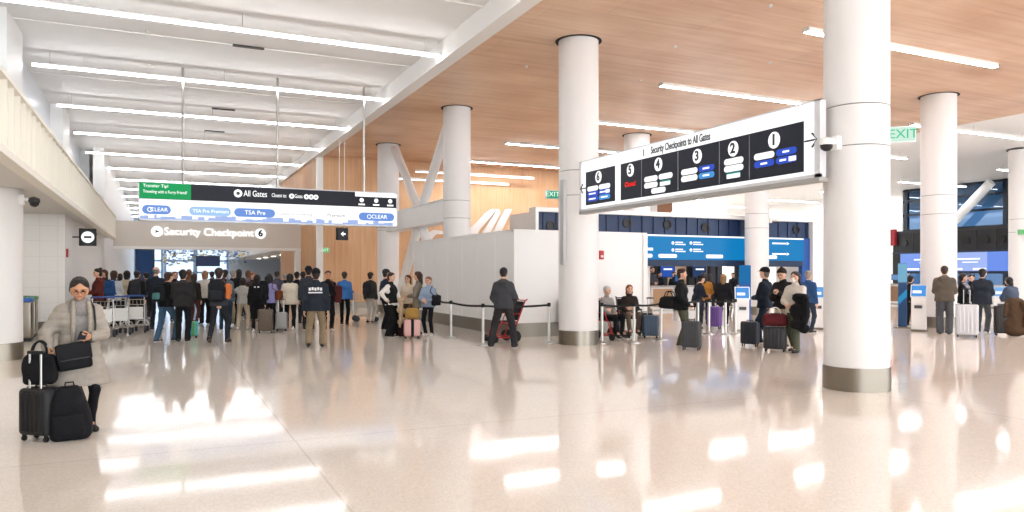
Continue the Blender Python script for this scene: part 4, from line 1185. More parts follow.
pb(xs0, xf_, IY - .03, IY + .18, 3.16, 3.22, TXW, 'light_edge')
pb(xf_, xe, IY + .05, IY + .25, 0.0, 3.22, BLUE2, 'end_panel')
pb(xs0, xf_, IY + .02, IY + .22, 1.93, 2.2, NAVY2, 'lower_band')
for i in range(26):
    x = xs0 + .3 + i * .53
    if x < xe - .1: MB().bb(x - bx - .012, x - bx + .012, .08, .13, ZP(3.25), ZP(3.95)).build('rib', NAVY2, t)
for u, v in ((552, 226), (628.5, 223), (669, 224.5), (707, 227.5), (798, 229.5)):
    x, z = on_y(u, v, IY)
    q = MB(); q.lathe([(.19, .115), (.19, .07), (.13, .06), (.13, .1), (.03, .105), (.02, .105)], (x - bx, 0, z), 20, axis='y'); q.build('speaker', black(), t, smooth=True)
# white captions and route chips on the fascia
Xi = lambda u: on_y(u, 250, IY)[0]
for (u0, u1) in ((644, 652), (658, 676.5), (705.5, 722.5), (768, 776.5), (548, 557)):
    z = ZP(2.28)
    q = MB(); pill(q, Xi(u0), Xi(u1), z, z + .14, -.035, -.02, f=lambda p, d: (p[0] - bx, d, p[1])); q.build('white_chip', TXW, t)
for u, v in ((672.5, 243), (690.5, 243), (672.5, 250), (690.5, 250)):
    x, z = on_y(u, v, IY)
    q = MB(); q.lathe([(.06, -.035), (.06, -.02)], (x - bx, 0, z), 12, axis='y'); q.build('icon', TXW, t)
    MB().bb(x - bx + .12, x - bx + .48, -.033, -.02, z + .01, z + .05).build('caption_bar', TXW, t)
    MB().bb(x - bx + .12, x - bx + .60, -.033, -.02, z - .07, z - .03).build('caption_bar', TXW, t)
for v in (243.5, 254):
    x, z = on_y(780, v, IY); MB().bb(x - bx - .45, x - bx + .30, -.033, -.02, z - .03, z + .03).build('caption_bar', TXW, t)
    q = MB(); q.prism([(x + .35, z - .06), (x + .5, z), (x + .35, z + .06)], lambda p: (p[0] - bx, -.035, p[1]), lambda p: (p[0] - bx, -.02, p[1])); q.build('arrow', TXW, t)
for k in range(2):
    x, z = on_y(646, 249 + 0 * k, IY); MB().bb(x - bx - .3, x - bx + .3, -.033, -.02, z - .05, z + .05).build('caption_bar', TXW, t)
for o in list(t.children):
    if o.name.split('.')[0] in ('white_chip', 'icon', 'caption_bar', 'arrow'): o.parent = [c for c in t.children if c.name.startswith('fascia_panel')][0]
    if o.name.split('.')[0] in ('rib', 'speaker'): o.parent = [c for c in t.children if c.name.startswith('upper_band')][0]
# back wall of the island: beige panels with dark uprights and screens
BEI = mat('#d8b994', .5)
t2 = thing('counter_backdrop', 'beige panelled back wall with dark uprights behind the check-in counters', 'back wall', (bx, 30, 0))
MB().bb(xs0 - bx, xe - bx, 0, .15, 0, 2.6).build('panel', BEI, t2)
for u in (657, 663, 690, 697, 711, 718, 738, 741.5):
    x = on_y(u, 270, 29.9)[0]; MB().bb(x - bx - .16, x - bx + .16, -.25, 0, 0, 2.6).build('upright', mat('#20262f', .5), t2)
MB().bb(xs0 - bx, xe - bx, -.3, .15, 2.6, 2.75).build('top_rail', NAVY2, t2)
for i, u in enumerate((669, 701, 747, 787)):
    x = on_y(u, 272, 29.5)[0]
    m = thing('wall_screen', ['blue wall screen behind the counter clerks', 'navy wall screen with white writing behind the mustard jacket', 'pale wall screen above the kiosk', 'blue wall screen behind the masked woman'][i], 'screen', (x, 29.6, 1.75))
    MB().bb(-.45, .45, 0, .06, -.32, .32).build('casing', black(), m)
    MB().bb(-.42, .42, -.012, 0, -.29, .29).build('display', screen(['#2c58b8', '#22406e', '#b9cbe0', '#3f7fd0'][i], .7), m)
    MB().bb(-.25, .25, -.02, -.012, .05, .12).build('caption_bar', TXW, m)
    MB().tube([(0, .06, 0), (0, .35, 0)], .04, 8).build('bracket', black(), m)

def counter(label, x, y, rz=0, w_=1.7, body='#e4e2de', top='#b8b2a8', wood_=None):
    t = thing('check_in_counter', label, 'counter', (x, y, 0), rz)
    MB().rbox((0, 0, .53), (w_, .7, .98), .02, 2).build('body', mat(body, .4), t)
    MB().rbox((0, -.02, 1.05), (w_ + .08, .8, .06), .02, 2).build('counter_top', mat(top, .35), t)
    MB().bb(-w_ / 2, w_ / 2, -.335, .33, 0, .09).build('kick_plate', steel_dark(), t)
    if wood_: MB().bb(-w_ / 2 + .05, w_ / 2 - .05, -.365, -.345, .15, .95).build('front_panel', mat(wood_, .5), t)
    return t
def monitor(label, x, y, z, rz=0, w_=.5, h_=.32, col='#243a5e'):
    t = thing('computer_monitor', label, 'monitor', (x, y, z), rz)
    MB().rbox((0, 0, .34), (w_, .045, h_), .012, 2).build('case', black(), t)
    MB().bb(-w_ / 2 + .02, w_ / 2 - .02, -.03, -.022, .34 - h_ / 2 + .02, .34 + h_ / 2 - .02).build('display', screen(col, .6), t)
    MB().tube([(0, .02, .01), (0, .02, .3)], .02, 8).build('stand', black(), t); MB().rbox((0, .02, .01), (.22, .16, .02), .008, 2).build('foot', black(), t)
    return t
cl_ = ['grey-topped check-in counter by the end of the hoarding', 'check-in counter behind the man with the shoulder bag', 'check-in counter by the purple suitcase', 'check-in counter behind the column of the blue island', 'check-in counter behind the masked woman']
for i, u in enumerate((658, 684, 714, 752, 790)):
    x = on_y(u, 300, 27.2)[0]
    counter(cl_[i], x, 27.2, 0, 1.15, wood_='#b98f68' if i in (0, 3) else None)
    if i: monitor('computer monitor on the ' + cl_[i], x - .25, 27.3, 1.08, R(10 * i), col=['#243a5e', '#3d6fb0', '#1f3050', '#3d6fb0', '#6d9ad0'][i])

def kiosk(label, u, vf, rz=0, h=1.05, xy=None, face=0, scr='#4f9ae6', panel='#eceae8', topper=True):
    if xy is None: xy = on_floor(u, vf)
    t = thing('check_in_kiosk', label, 'kiosk', (xy[0], xy[1], 0), math.atan2(-xy[0], xy[1]) + R(face)); t.scale = (.74, .74, .86)
    MB().rbox((0, 0, .03), (.52, .46, .06), .012, 2).build('plinth', steel_dark(), t)
    m = MB(); m.prism([(-.16, .06), (-.19, h), (.17, h), (.19, .06)], lambda p: (-.24, p[0], p[1]), lambda p: (.24, p[0], p[1])); m.build('pedestal', mat(panel, .4), t)
    m = MB(); M = Matrix.Translation((0, -.05, h + .2)) @ Matrix.Rotation(R(-18), 4, 'X')
    m.rbox((0, 0, 0), (.56, .07, .44), .02, 2, M=M); m.build('screen_case', mat('#dfe6ee', .4), t)
    m = MB(); m.box((0, -.04, 0), (.49, .012, .36), M=M); m.build('display', screen(scr, .8), t)
    m = MB(); m.box((-.05, -.048, -.04), (.3, .006, .09), M=M); m.build('caption_bar', TXW, t)
    MB().rbox((.0, -.21, h * .72), (.26, .06, .1), .01, 2).build('printer_slot', mat('#4a4c52', .5), t)
    return t
kiosk('white self-service kiosk with a bright blue screen, standing beside the blue island column', 742, 331, face=8)
kiosk('white self-service kiosk half hidden behind the masked woman', 819, 329, face=-10, scr='#6ba7e8')
kiosk('white self-service kiosk with a blue screen beside the tall blue pylon', 919, 331, face=-8, h=1.12)
kiosk('white self-service kiosk seen past the man in the dark navy jacket', 1001, 324, face=0, h=1.0, scr='#7fb4ea')

def pylon(label, u, vf, hgt, w_, cols):
    x, y = on_floor(u, vf)
    t = thing('pylon', label, 'pylon', (x, y, 0), math.atan2(-x, y))
    MB().rbox((0, 0, .02), (w_ + .2, .4, .04), .01, 2).build('foot_plate', steel_dark(), t)
    MB().rbox((0, 0, .04 + hgt / 2), (w_, .16, hgt), .02, 2).build('body', mat(cols[0], .4), t)
    MB().bb(-w_ / 2, w_ / 2, -.095, -.082, hgt * .72, hgt + .03).build('light_panel', screen(cols[1], .6), t)
    q = MB(); q.prism([(-w_ / 2, hgt * .36), (w_ / 2, hgt * .5), (w_ / 2, hgt * .62), (-w_ / 2, hgt * .48)], lambda p: (p[0], -.095, p[1]), lambda p: (p[0], -.083, p[1])); q.build('stripe', screen('#3aa0d8', .6), t)
pylon('tall blue pylon standing beside the far right check-in kiosk', 902.5, 328, 1.9, .24, ('#15406f', '#86c4e6'))
pylon('blue pylon behind the white kiosk of the blue island', 745, 327, 1.85, .34, ('#1757a5', '#1f7cc0'))

# ------------------------------------------------------------------ second island towards the windows (plane x = JX)
JX = 37.0
ya = on_x(1010, 240, JX)[0] - 6; yb = on_x(893, 240, JX)[0]
t = thing('check_in_portal', 'black bulkhead with lilac blue screens over the counters by the tall windows', 'check-in portal', (JX, (ya + yb) / 2, 0))
by = (ya + yb) / 2
def jb(x0, x1, y0, y1, z0, z1, m_, name): return MB().bb(x0 - JX, x1 - JX, y0 - by, y1 - by, z0, z1).build(name, m_, t)
BLK = mat('#17191f', .5)
jb(JX, JX + 1.6, ya, yb, 2.78, 3.95, BLK, 'bulkhead')
jb(JX - .04, JX, ya, yb, 3.82, 3.95, mat('#23262e', .5), 'top_rail')
jb(JX - .04, JX + .3, ya, yb, 2.70, 2.80, mat('#1c2a44', .5), 'lower_rail')
jb(JX, JX + .3, ya, yb, 1.62, 1.75, mat('#14243c', .5), 'screen_rail')
jb(JX - .02, JX + .3, yb - .45, yb, 0, 2.78, BLK, 'end_post')
yl = [yb - .45, on_x(951, 250, JX)[0], on_x(987, 250, JX)[0], ya]
for i in range(3):
    a, b = yl[i + 1] + .03, yl[i] - .03
    jb(JX - .03, JX + .2, a, b, 1.75, 2.70, screen(['#7fa0ee', '#a3b9f4', '#6f92ea'][i], .85), 'display')
    mid = (a + b) / 2
    jb(JX - .045, JX - .03, mid - .6, mid + .6, 2.33, 2.40, TXW, 'caption_bar'); jb(JX - .045, JX - .03, mid - .5, mid + .3, 2.18, 2.22, TXW, 'caption_bar')
    jb(JX - .045, JX - .03, mid - .9, mid - .25, 1.80, 1.90, TXW, 'white_chip'); jb(JX - .045, JX - .03, mid + .3, mid + 1.0, 1.80, 1.90, TXW, 'white_chip')
for u in (904, 920, 966, 985, 1001):
    yy, _ = on_x(u, 242, JX)
    q = MB(); q.lathe([(.22, -.05), (.22, 0), (.15, .02), (.15, -.02), (.03, -.025), (.02, -.025)], (0, yy - by, 3.3), 20, axis='x'); q.build('speaker', mat('#0a0b0d', .35), t, smooth=True)
    jb(JX - .03, JX, yy - .55, yy - .50, 2.85, 3.8, mat('#2b2f38', .5), 'rib')
for o in list(t.children):
    if o.name.split('.')[0] in ('rib', 'speaker'): o.parent = [c for c in t.children if c.name.startswith('bulkhead')][0]
# supports so the bulkhead stands
for yy in (ya + .3, (ya + yb) / 2, ): jb(JX + .6, JX + .9, yy - .12, yy + .12, 0, 2.78, mat('#2a2f38', .5), 'post')
yy, zz = on_x(895, 237, JX - .1)
tag(MB().rbox((JX - .10, yb - .1, 3.62), (.2, .32, .9), .03, 2).build('beacon_panel', mat('#a3202c', .5)), 'small red panel at the end of the black bulkhead', 'panel')
yy, zz = on_x(927, 260, JX)
tag(MB().rbox((JX - .088, on_x(927.5, 260, JX)[0], 2.1), (.12, .22, .5), .02, 2).build('alarm_panel', mat('#8d1f3a', .5)), 'small red panel on the lilac screen beside the column', 'panel')
dl = ['long desk with a brown end panel beside the tall blue pylon', 'desk behind the group with the silver suitcase', 'desk seen past the stooping woman']
for i, (u, Xp) in enumerate(((902, 35.6), (976, 35.9))):
    yy = on_x(u, 300, Xp)[0]
    counter(dl[i], Xp, yy, R(-90), 2.2, wood_='#8c6a4d' if i == 0 else None)
    monitor('computer monitor on the ' + dl[i], Xp - .05, yy + .3, 1.08, R(-75), col='#7fa8d8')
# ------------------------------------------------------------------ stanchions
def stanchion(label, u, vf, to=None, h=.95, xy=None, group='silver queue posts'):
    """to: floor point the belt is clipped to"""
    x, y = xy or on_floor(u, vf)
    t = thing('belt_stanchion', label, 'stanchion', (x, y, 0), 0, group)
    MB().lathe([(.175, 0), (.175, .012), (.10, .03), (.04, .045)], n=24).build('base', steel(), t, smooth=True)
    MB().lathe([(.032, .04), (.032, h - .09)], n=16).build('post', mat('#d4d2cf', .35, .6), t, smooth=True)
    MB().lathe([(.04, h - .09), (.042, h - .02), (.03, h)], n=16).build('belt_head', rubber(), t, smooth=True)
    if to:
        a = Vector((0, 0, h - .055)); b = Vector((to[0] - x, to[1] - y, h - .055)); d = (b - a).normalized(); nn = Vector((-d.y, d.x, 0))
        m = MB(); N = 8
        for i in range(N):
            p = a.lerp(b, i / N); q = a.lerp(b, (i + 1) / N)
            p.z -= .03 * math.sin(PI * i / N); q.z -= .03 * math.sin(PI * (i + 1) / N)
            o = len(m.v); vs = []
            for e in (p, q):
                for sn in (-1, 1):
                    for sz in (-1, 1): vs.append(e + nn * .003 * sn + Vector((0, 0, .025 * sz)))
            m.add(vs, [(0, 1, 5, 4), (2, 6, 7, 3), (0, 4, 6, 2), (1, 3, 7, 5)] + ([(0, 2, 3, 1)] if i == 0 else []) + ([(4, 5, 7, 6)] if i == N - 1 else []))
        m.build('belt', rubber(), t)
    return (x, y)
F = on_floor
sp = [F(451, 338), F(483, 345), F(549, 343)]
stanchion('silver belt post beside the couple with the pink suitcase', 451, 338, F(435, 331))
stanchion('silver belt post beside the left leg of the man with the red-framed chair', 483, 345, sp[0])
stanchion('silver belt post between the red-framed chair and the column', 549, 343, sp[1])
sq = [F(602, 343), F(634, 343), F(661, 340)]
stanchion('silver belt post in front of the seated elderly person', 602, 343)
stanchion('silver belt post in front of the seated woman with reddish hair', 634, 343, sq[0])
stanchion('silver belt post to the right of the blue suitcase', 661, 340, sq[1])
sr = [F(698, 334.5), F(709, 334), F(725.5, 334.5), F(735, 334)]
stanchion('silver belt post behind the dark grey suitcase', 698, 334.5, sq[2])
stanchion('silver belt post beside the purple suitcase, on its left', 709, 334, sr[0])
stanchion('silver belt post beside the purple suitcase, on its right', 725.5, 334.5, sr[1])
stanchion('silver belt post close to the white kiosk of the blue island', 735.5, 334, sr[2])

# ------------------------------------------------------------------ waste bins
def bin_(label, u, vf, lid):
    x, y = on_floor(u, vf)
    t = thing('waste_bin', label, 'bin', (x, y, 0))
    MB().rbox((0, 0, .04), (.46, .46, .08), .01, 2).build('plinth', black(), t)
    MB().rbox((0, 0, .52), (.50, .50, .88), .03, 3).build('body', steel_dark(), t, smooth=True)
    MB().rbox((0, 0, 1.0), (.52, .52, .10), .03, 3).build('lid', mat(lid, .45), t, smooth=True)
    MB().lathe([(.12, 1.045), (.12, 1.06), (.09, 1.06), (.09, 1.052)], n=20).build('opening', black(), t)
bin_('steel waste bin with a blue lid, close behind the walkway column', 20.5, 341, '#2f66b0')
bin_('steel waste bin with a green lid, beside the tiled nook wall', 25.5, 336.8, '#4f8a3c')
# hanging flakes, far
fl = MB(); rnd = random.Random(5)
for i in range(520):
    x = rnd.uniform(.2, 6.0); y = rnd.uniform(56, 68); z = rnd.uniform(2.7, 4.2) - .25 * abs(x - 3.2) * rnd.random()
    s = rnd.uniform(.05, .13); mi = rnd.choice([0, 0, 1, 2, 3, 4])
    M = Matrix.Translation((x, y, z)) @ Matrix.Rotation(rnd.uniform(0, 3), 4, 'Z') @ Matrix.Rotation(rnd.uniform(0, 3), 4, 'X')
    fl.box((0, 0, 0), (s * 2, s * 1.3, .012), mi, M)
fo = tag(fl.build('hanging_flakes', [mat('#8fb2d8', .4), mat('#dfe6ef', .4), mat('#3f6fb5', .4), mat('#d9c45a', .4), mat('#8d93a5', .4)]), 'sparkling cloud of hung coloured flakes far beyond the beam', 'hanging artwork', None, 'stuff')
t = thing('information_pylon', 'dark navy pylon far beyond the checkpoint beam', 'pylon', (on_y(145, 300, 62)[0], 62, 0))
MB().rbox((0, 0, 1.95), (1.3, .4, 3.9), .03, 2).build('body', mat('#1d3150', .5), t)
MB().bb(-.5, .5, -.215, -.2, 1.6, 3.3).build('display', screen('#27436e', .5), t)
t = thing('hanging_monitor', 'dark departures monitor far beyond the checkpoint beam', 'monitor', (on_y(208, 262, 54)[0], 54, 2.45))
MB().rbox((0, 0, 0), (1.5, .12, .7), .02, 2).build('case', black(), t); MB().bb(-.7, .7, -.07, -.06, -.3, .3).build('display', screen('#3b4666', .5), t)
for sx in (-.5, .5): MB().tube([(sx, 0, .3), (sx, 0, LC - 2.45)], .03, 6).build('rod', white(), t)
# ------------------------------------------------------------------ wheeled things
def cart(label, u, vf, face=0, group=None):
    x, y = on_floor(u, vf)
    t = thing('luggage_cart', label, 'luggage cart', (x, y, 0), math.atan2(-x, y) + R(face), group)
    m = MB()
    for sx in (-1, 1):
        m.tube([(sx * .24, -.02, 1.0), (sx * .24, .02, .25), (sx * .22, .12, .20), (sx * .17, .80, .18), (sx * .10, .86, .30)], .017, 8)
    for yy, wd in ((.15, .22), (.35, .20), (.55, .19), (.78, .17)): m.tube([(-wd, yy, .19), (wd, yy, .19)], .012, 6)
    m.tube([(-.10, .86, .30), (.10, .86, .30)], .015, 6); m.tube([(-.24, .0, .62), (.24, .0, .62)], .013, 6)
    m.build('frame', steel(), t, smooth=True)
    MB().tube([(-.27, -.05, 1.0), (-.24, -.06, 1.03), (.24, -.06, 1.03), (.27, -.05, 1.0)], .022, 8).build('push_bar', mat('#2a4d96', .5), t, smooth=True)
    MB().rbox((0, -.02, .55), (.42, .02, .34), .01, 2).build('advert_panel', mat('#e6e6e4', .4), t)
    b = MB()
    for yy in (.0, .16):
        for zz in (.78, .92): b.tube([(-.2, yy + .02, zz), (.2, yy + .02, zz)], .008, 5)
    for sx in (-.2, .2):
        for zz in (.78, .92): b.tube([(sx, .02, zz), (sx, .18, zz)], .008, 5)
    for k in range(5): b.tube([(-.2 + .1 * k, .18, .78), (-.2 + .1 * k, .18, .92)], .006, 5)
    b.build('basket', steel(), t)
    for sx, yy, r in ((-.25, .06, .10), (.25, .06, .10), (-.15, .74, .075), (.15, .74, .075)):
        w_ = MB(); w_.lathe([(r * .4, -.025), (r, -.02), (r, .02), (r * .4, .025)], (sx, yy, r), 16, axis='x'); w_.lathe([(.02, -.035), (.02, .035)], (sx, yy, r), 8, axis='x')
        w_.build('wheel', mat('#2b2f3a', .6), t)
    return t

def transport_chair(label, u, vf, face=0, col='#a8201f', seat='#1a1b1f', xy=None):
    x, y = xy or on_floor(u, vf)
    t = thing('transport_chair', label, 'wheelchair', (x, y, 0), math.atan2(-x, y) + R(face))
    fm = mat(col, .4)
    for sx in (-1, 1):
        m = MB()
        m.tube([(sx * .26, .42, 1.02), (sx * .26, .36, .98), (sx * .26, .16, .47), (sx * .26, .04, .12), (sx * .26, -.42, .12)], .018, 8)
        m.tube([(sx * .26, .16, .47), (sx * .26, -.26, .47), (sx * .25, -.38, .14)], .016, 8)
        m.tube([(sx * .26, .24, .68), (sx * .27, -.16, .68), (sx * .26, -.24, .47)], .016, 8)
        m.build('side_frame', fm, t, smooth=True)
        MB().rbox((sx * .27, .02, .70), (.055, .34, .03), .012, 2).build('armrest', rubber(), t)
        w_ = MB(); w_.lathe([(.05, -.02), (.14, -.018), (.14, .018), (.05, .02)], (sx * .29, .10, .14), 20, axis='x'); w_.build('rear_wheel', rubber(), t)
        w_ = MB(); w_.lathe([(.03, -.016), (.085, -.014), (.085, .014), (.03, .016)], (sx * .285, -.42, .085), 16, axis='x'); w_.build('front_wheel', rubber(), t)
        MB().rbox((sx * .12, -.46, .13), (.16, .2, .02), .008, 2).build('footrest', rubber(), t)
    m = MB()
    for yy, zz in ((.38, .99), (.05, .13), (-.30, .12)): m.tube([(-.26, yy, zz), (.26, yy, zz)], .015, 8)
    m.build('cross_bar', fm, t, smooth=True)
    MB().rbox((0, -.05, .475), (.50, .44, .045), .02, 2).build('seat', cloth(seat), t, smooth=True)
    M = Matrix.Translation((0, .27, .74)) @ Matrix.Rotation(R(-21), 4, 'X')
    MB().rbox((0, 0, 0), (.50, .035, .48), .016, 2, M=M).build('backrest', cloth(seat), t, smooth=True)
    return t

def bench(label, xy, n=3):
    x, y = xy
    t = thing('waiting_bench', label, 'bench', (x, y, 0), 0)
    MB().bb(-.3 * n, .3 * n, .02, .08, .36, .42).build('beam', steel(), t)
    for i in range(n):
        c = -.3 * n + .3 + .6 * i
        MB().rbox((c, -.02, .44), (.54, .48, .05), .02, 2).build('seat', black(), t, smooth=True)
        M = Matrix.Translation((c, .25, .72)) @ Matrix.Rotation(R(-12), 4, 'X')
        MB().rbox((0, 0, 0), (.54, .04, .52), .018, 2, M=M).build('backrest', black(), t, smooth=True)
    for c in (-.3 * n + .25, .3 * n - .25):
        MB().tube([(c, -.25, .02), (c, .05, .38), (c, .32, .02)], .022, 8).build('leg', steel(), t, smooth=True)
    return t

# ------------------------------------------------------------------ the woman with the phone, foreground
BLK1 = '#141416'
WZ = 431
wm = person('woman in a long pale grey puffer coat looking down at her phone beside black luggage', 79, WZ, face=8, H=1.64,
            top='#9f968b', hem=.52, bulk=.026, fold=.005, quilt=(.011, .078), top_mat=mat('#9f968b', .75, 0, .12, 30, 0, .3, .05), skirt=.20, hood=True, pants='#141317', pw=-.002, shoes='#17140f', sole='#17140f',
            hair=('tied', '#1c1411'), skin='m', legs=((.115, -.03, 0), (-.10, .02, 0)), pitch=19, yaw=-6, lean=2, width=.96,
            R_=((.15, -.17, -.40), (.5, 1, 0), (0, -1, 0), 'grip'), L_=((-.10, -.27, -.28), (.75, .5, -.6), (.5, -.2, 1), 'grip'),
            open_front=.075, under=('#8f8a86', 'sweater'), top_name='coat', glasses=True)
ws = wm['s']
# roll-neck scarf and coat quilting
q = [P(wm_ := (0, 0, 0), (0, 0, 0), .001)]
inv = wm['M'].inverted()
nk = inv @ wm['C'](0, -.008, .512)
V, Q = sd_grid([P(nk + Vector((-.025, -.005, -.02)), nk + Vector((.025, -.01, 0)), .078, k=.02), P(nk + Vector((-.03, -.03, -.05)), nk + Vector((.03, -.03, -.05)), .088, k=.04),
                P(nk + Vector((-.03, -.05, -.02)), nk + Vector((.03, -.05, -.02)), .05, k=.03)], .012, fold=.008, fkey=2)
np_mesh('scarf', [(V, Q, 0)], [cloth('#8c8683')], wm['root'])
lapel = MB()
for sx in (-1, 1):
    lapel.tube([inv @ wm['C'](sx * .075, -.11, .56), inv @ wm['C'](sx * .085, -.165, .42), inv @ wm['C'](sx * .085, -.175, .25), inv @ wm['C'](sx * .08, -.175, .06)], [.02, .024, .022, .016], 8)
lapel.build('coat_trim', cloth('#a09789'), wm['root'], smooth='all')
# phone in her hand
ph = wm['handL']
t = thing('phone', 'dark phone held in the hand of the woman in the pale coat', 'phone', ph + Vector((0, 0, .012)), wm['root'].rotation_euler.z + R(-20))
M = Matrix.Rotation(R(28), 4, 'X')
MB().rbox((0, -.01, .012), (.078, .155, .010), .005, 2, M=M).build('case', mat('#17171b', .3), t)
m_ = MB(); m_.box((0, -.01, .0182), (.068, .14, .002), M=M); m_.build('display', screen('#3a4250', .3), t)
# black crossbody bag on her hip, strap over the other shoulder
c0 = wm['C'](-.07, -.265, -.16)
t = thing('crossbody_bag', 'black crossbody bag hanging across the front of the pale coat', 'bag', (0, 0, 0))
t.matrix_world = Matrix.Translation(c0) @ Matrix.Rotation(wm['root'].rotation_euler.z, 4, 'Z') @ Matrix.Rotation(R(-7), 4, 'Y')
MB().rbox((0, 0, .13), (.31, .10, .27), .03, 3).build('pouch', mat(BLK1, .75, 0, .2, 60, 0, .2), t, smooth=True)
MB().rbox((0, -.052, .18), (.315, .02, .17), .009, 2).build('flap', mat('#17171a', .7, 0, 0, 60, 0, .2), t, smooth=True)
MB().tube([(-.13, -.06, .105), (.13, -.06, .105)], .006, 6).build('flap_edge', mat('#3c3c40', .4), t)
iv = t.matrix_world.inverted()
MB().tube([(.15, .0, .24), iv @ wm['C'](.12, -.20, .12), iv @ wm['C'](.135, -.20, .30), iv @ wm['C'](.13, -.13, .49), iv @ wm['C'](.12, .02, .555), iv @ wm['C'](.10, .19, .40), iv @ wm['C'](-.10, .20, .12), iv @ wm['C'](-.22, .03, .02), (-.15, .0, .24)], .011, 6).build('strap', mat(BLK1, .5), t, smooth='all')
# her luggage
sx_, sy_ = on_floor(41.5, 440)
hr = wm['handR']
suitcase('black cabin suitcase standing at the woman\'s side, duffel strapped on top', xy=(sx_, sy_), rz=math.atan2(-sx_, sy_) + R(132), w=.36, d=.23, h=.46, col='#131315', handle=.34, rib=True, rough=.6)
dg_ = Matrix.Translation((sx_ - .02, sy_ + .06, .545)) @ Matrix.Rotation(math.atan2(-sx_, sy_) + R(-10), 4, 'Z')
duffel('black soft bag resting on top of the cabin suitcase', dg_, w=.31, d=.15, h=.31, col='#131316', handles='#1d1d20')
bx_, by_ = on_floor(74, 437)
backpack('black backpack slumped on the floor at the woman\'s feet', Matrix.Translation((bx_, by_, .0)) @ Matrix.Rotation(math.atan2(-bx_, by_) + R(172), 4, 'Z') @ Matrix.Rotation(R(4), 4, 'Y'), w=.37, d=.22, h=.53, col='#16161a', worn=False)

# ------------------------------------------------------------------ crowd at the queue, from left to right
for i, (u, lb) in enumerate(((103, 'luggage cart with a blue push bar, parked next to the woman in the maroon hoodie'), (119, 'luggage cart with a blue push bar, in the middle of the parked trio'), (135, 'luggage cart with a blue push bar, nearest the man in the navy jacket'))):
    cart(lb, u, 337.5 - i * 2.2, face=-14, group='parked luggage carts')
person('person in a maroon hoodie with a dark hair bun, standing behind the luggage carts', 98, 331, face=-75, vh=269, top='#5a2520', hood=True, hair=('bun', '#17110f'), L_='front', R_='front')
person('brown-haired person half hidden behind the maroon hoodie', 104, 325, face=-50, vh=270, top='#3b3030', hair=('long', '#4a2f20'))
pp = person('person with a blue backpack and pale jacket behind the luggage carts', 114, 328, face=150, vh=271, top='#b9bcc0', hair=('bob', '#3d271c'), R_='front', L_='reach')
worn_pack(pp, 'blue backpack worn behind the luggage carts', col='#274a78')
person('person in a cream jacket reaching over the luggage carts', 127, 325, face=170, vh=271, top='#c9bda4', hair=('bob', '#17120f'), R_='reach', L_='reach')
pp = person('person in dark clothes with a grey backpack at the end of the luggage carts', 137, 326, face=165, vh=271, top='#1d1e22', hair=('short', '#17120f'), pants='#2a211d')
worn_pack(pp, 'dark grey backpack worn at the end of the luggage carts', col='#34343a')
person('tall man in a navy jacket with thinning grey hair, behind the leaning person in jeans', 156, 330, face=160, vh=267, top='#20262f', hair=('bald', '#6d6660'), skin='l', L_='front', R_='front', width=1.1)
pj = person('person in blue jeans and black jacket leaning to one side under a teal bag', 166, 341, face=135, vh=271, top='#151619', hood=True, hair=('short', '#3d271c'), pants='#3d566e', pw=.012, legs=((-.02, .30, 0), (-.15, -.14, 0)), lean=10, side=4, L_='front', R_='front')
worn_pack(pj, 'black pack with a teal panel on the back of the person in jeans', col='#191b1f', pocket='#4f7f80', w=.28, h=.40)
person('person seen from behind in a charcoal hooded puffer jacket and black trousers', 183, 342, face=172, vh=270, top='#2b2a2b', bulk=.035, fold=.008, hood=True, hair=('short', '#0f0d0c'), pants='#161618', pw=.012, sole='#d9d9d9', shoes='#1b1b1b', legs='stand', R_='front', L_='front', width=1.05)
person('auburn-haired person whose face shows between the crowd backs', 175, 322, face=10, vh=272, top='#2a2224', hair=('bob', '#7a4526'))
person('brown-haired person behind the charcoal puffer jacket', 194, 325, face=150, vh=274, top='#2c2522', hair=('bob', '#2f2019'), pants='#4a3030')
suitcase('small teal and green children\'s suitcase by the charcoal puffer jacket', 193, 338, face=10, w=.24, d=.2, h=.36, col='#3f9d9a', band=('#6f9a4b', .3))
person('blonde person in a white jacket seen from behind', 205, 324, face=175, vh=271, top='#d6cfc3', hair=('bob', '#9a7450'), pants='#141416', pw=.02, sole='#e8e6e2')
mb_ = person('man striding with a black backpack, dark trousers and brown shoes', 219, 343, face=168, vh=267, top='#3a3d44', hair=('short', '#2b1c14'), pants='#25282d', pw=.006, shoes='#4a3424', sole='#2c2018', legs=((.17, .16, .04), (-.16, -.12, 0)), R_='strap', L_='front')
worn_pack(mb_, 'black backpack with mesh pockets on the striding man', col='#1c1e23', pocket='#26282e', w=.34, h=.52)
shoulder_bag(mb_, 'orange bag slung at the side of the striding man', o=-1, w=.22, h=.36, d=.10, col='#c9743f', z=.12, y=.10, x=.22)
person('grey-blue shirted person right behind the striding man', 225, 330, face=170, vh=270, top='#5b6871', hair=('short', '#1d1815'), pants='#2a3a48')
person('grey-haired person in a black jacket in the middle of the queue', 233, 326, face=165, vh=270, top='#17181a', hair=('short', '#8f8983'))
person('young person in a pale grey sweatshirt and beige trousers stretching one arm', 243, 329, face=170, vh=278, top='#b9b6af', hood=True, hair=('bob', '#241811'), pants='#c4b59d', pw=.015, shoes='#e8e6e3', sole='#f0efec', R_='out', L_='out', legs='wide')
suitcase('beige upright suitcase standing by the pale grey sweatshirt', 234, 325.5, face=170, w=.40, d=.26, h=.60, col='#b5a582')
person('ginger-haired person facing the crowd in the queue', 253, 322, face=20, vh=273, top='#4a3b36', hair=('long', '#8a4f2c'))
pb_ = person('person in black whose backpack carries a pale print', 257, 332, face=178, vh=275, top='#141416', hair=('bob', '#120f0e'), pants='#17171a', shoes='#e9e7e3', sole='#efeeea')
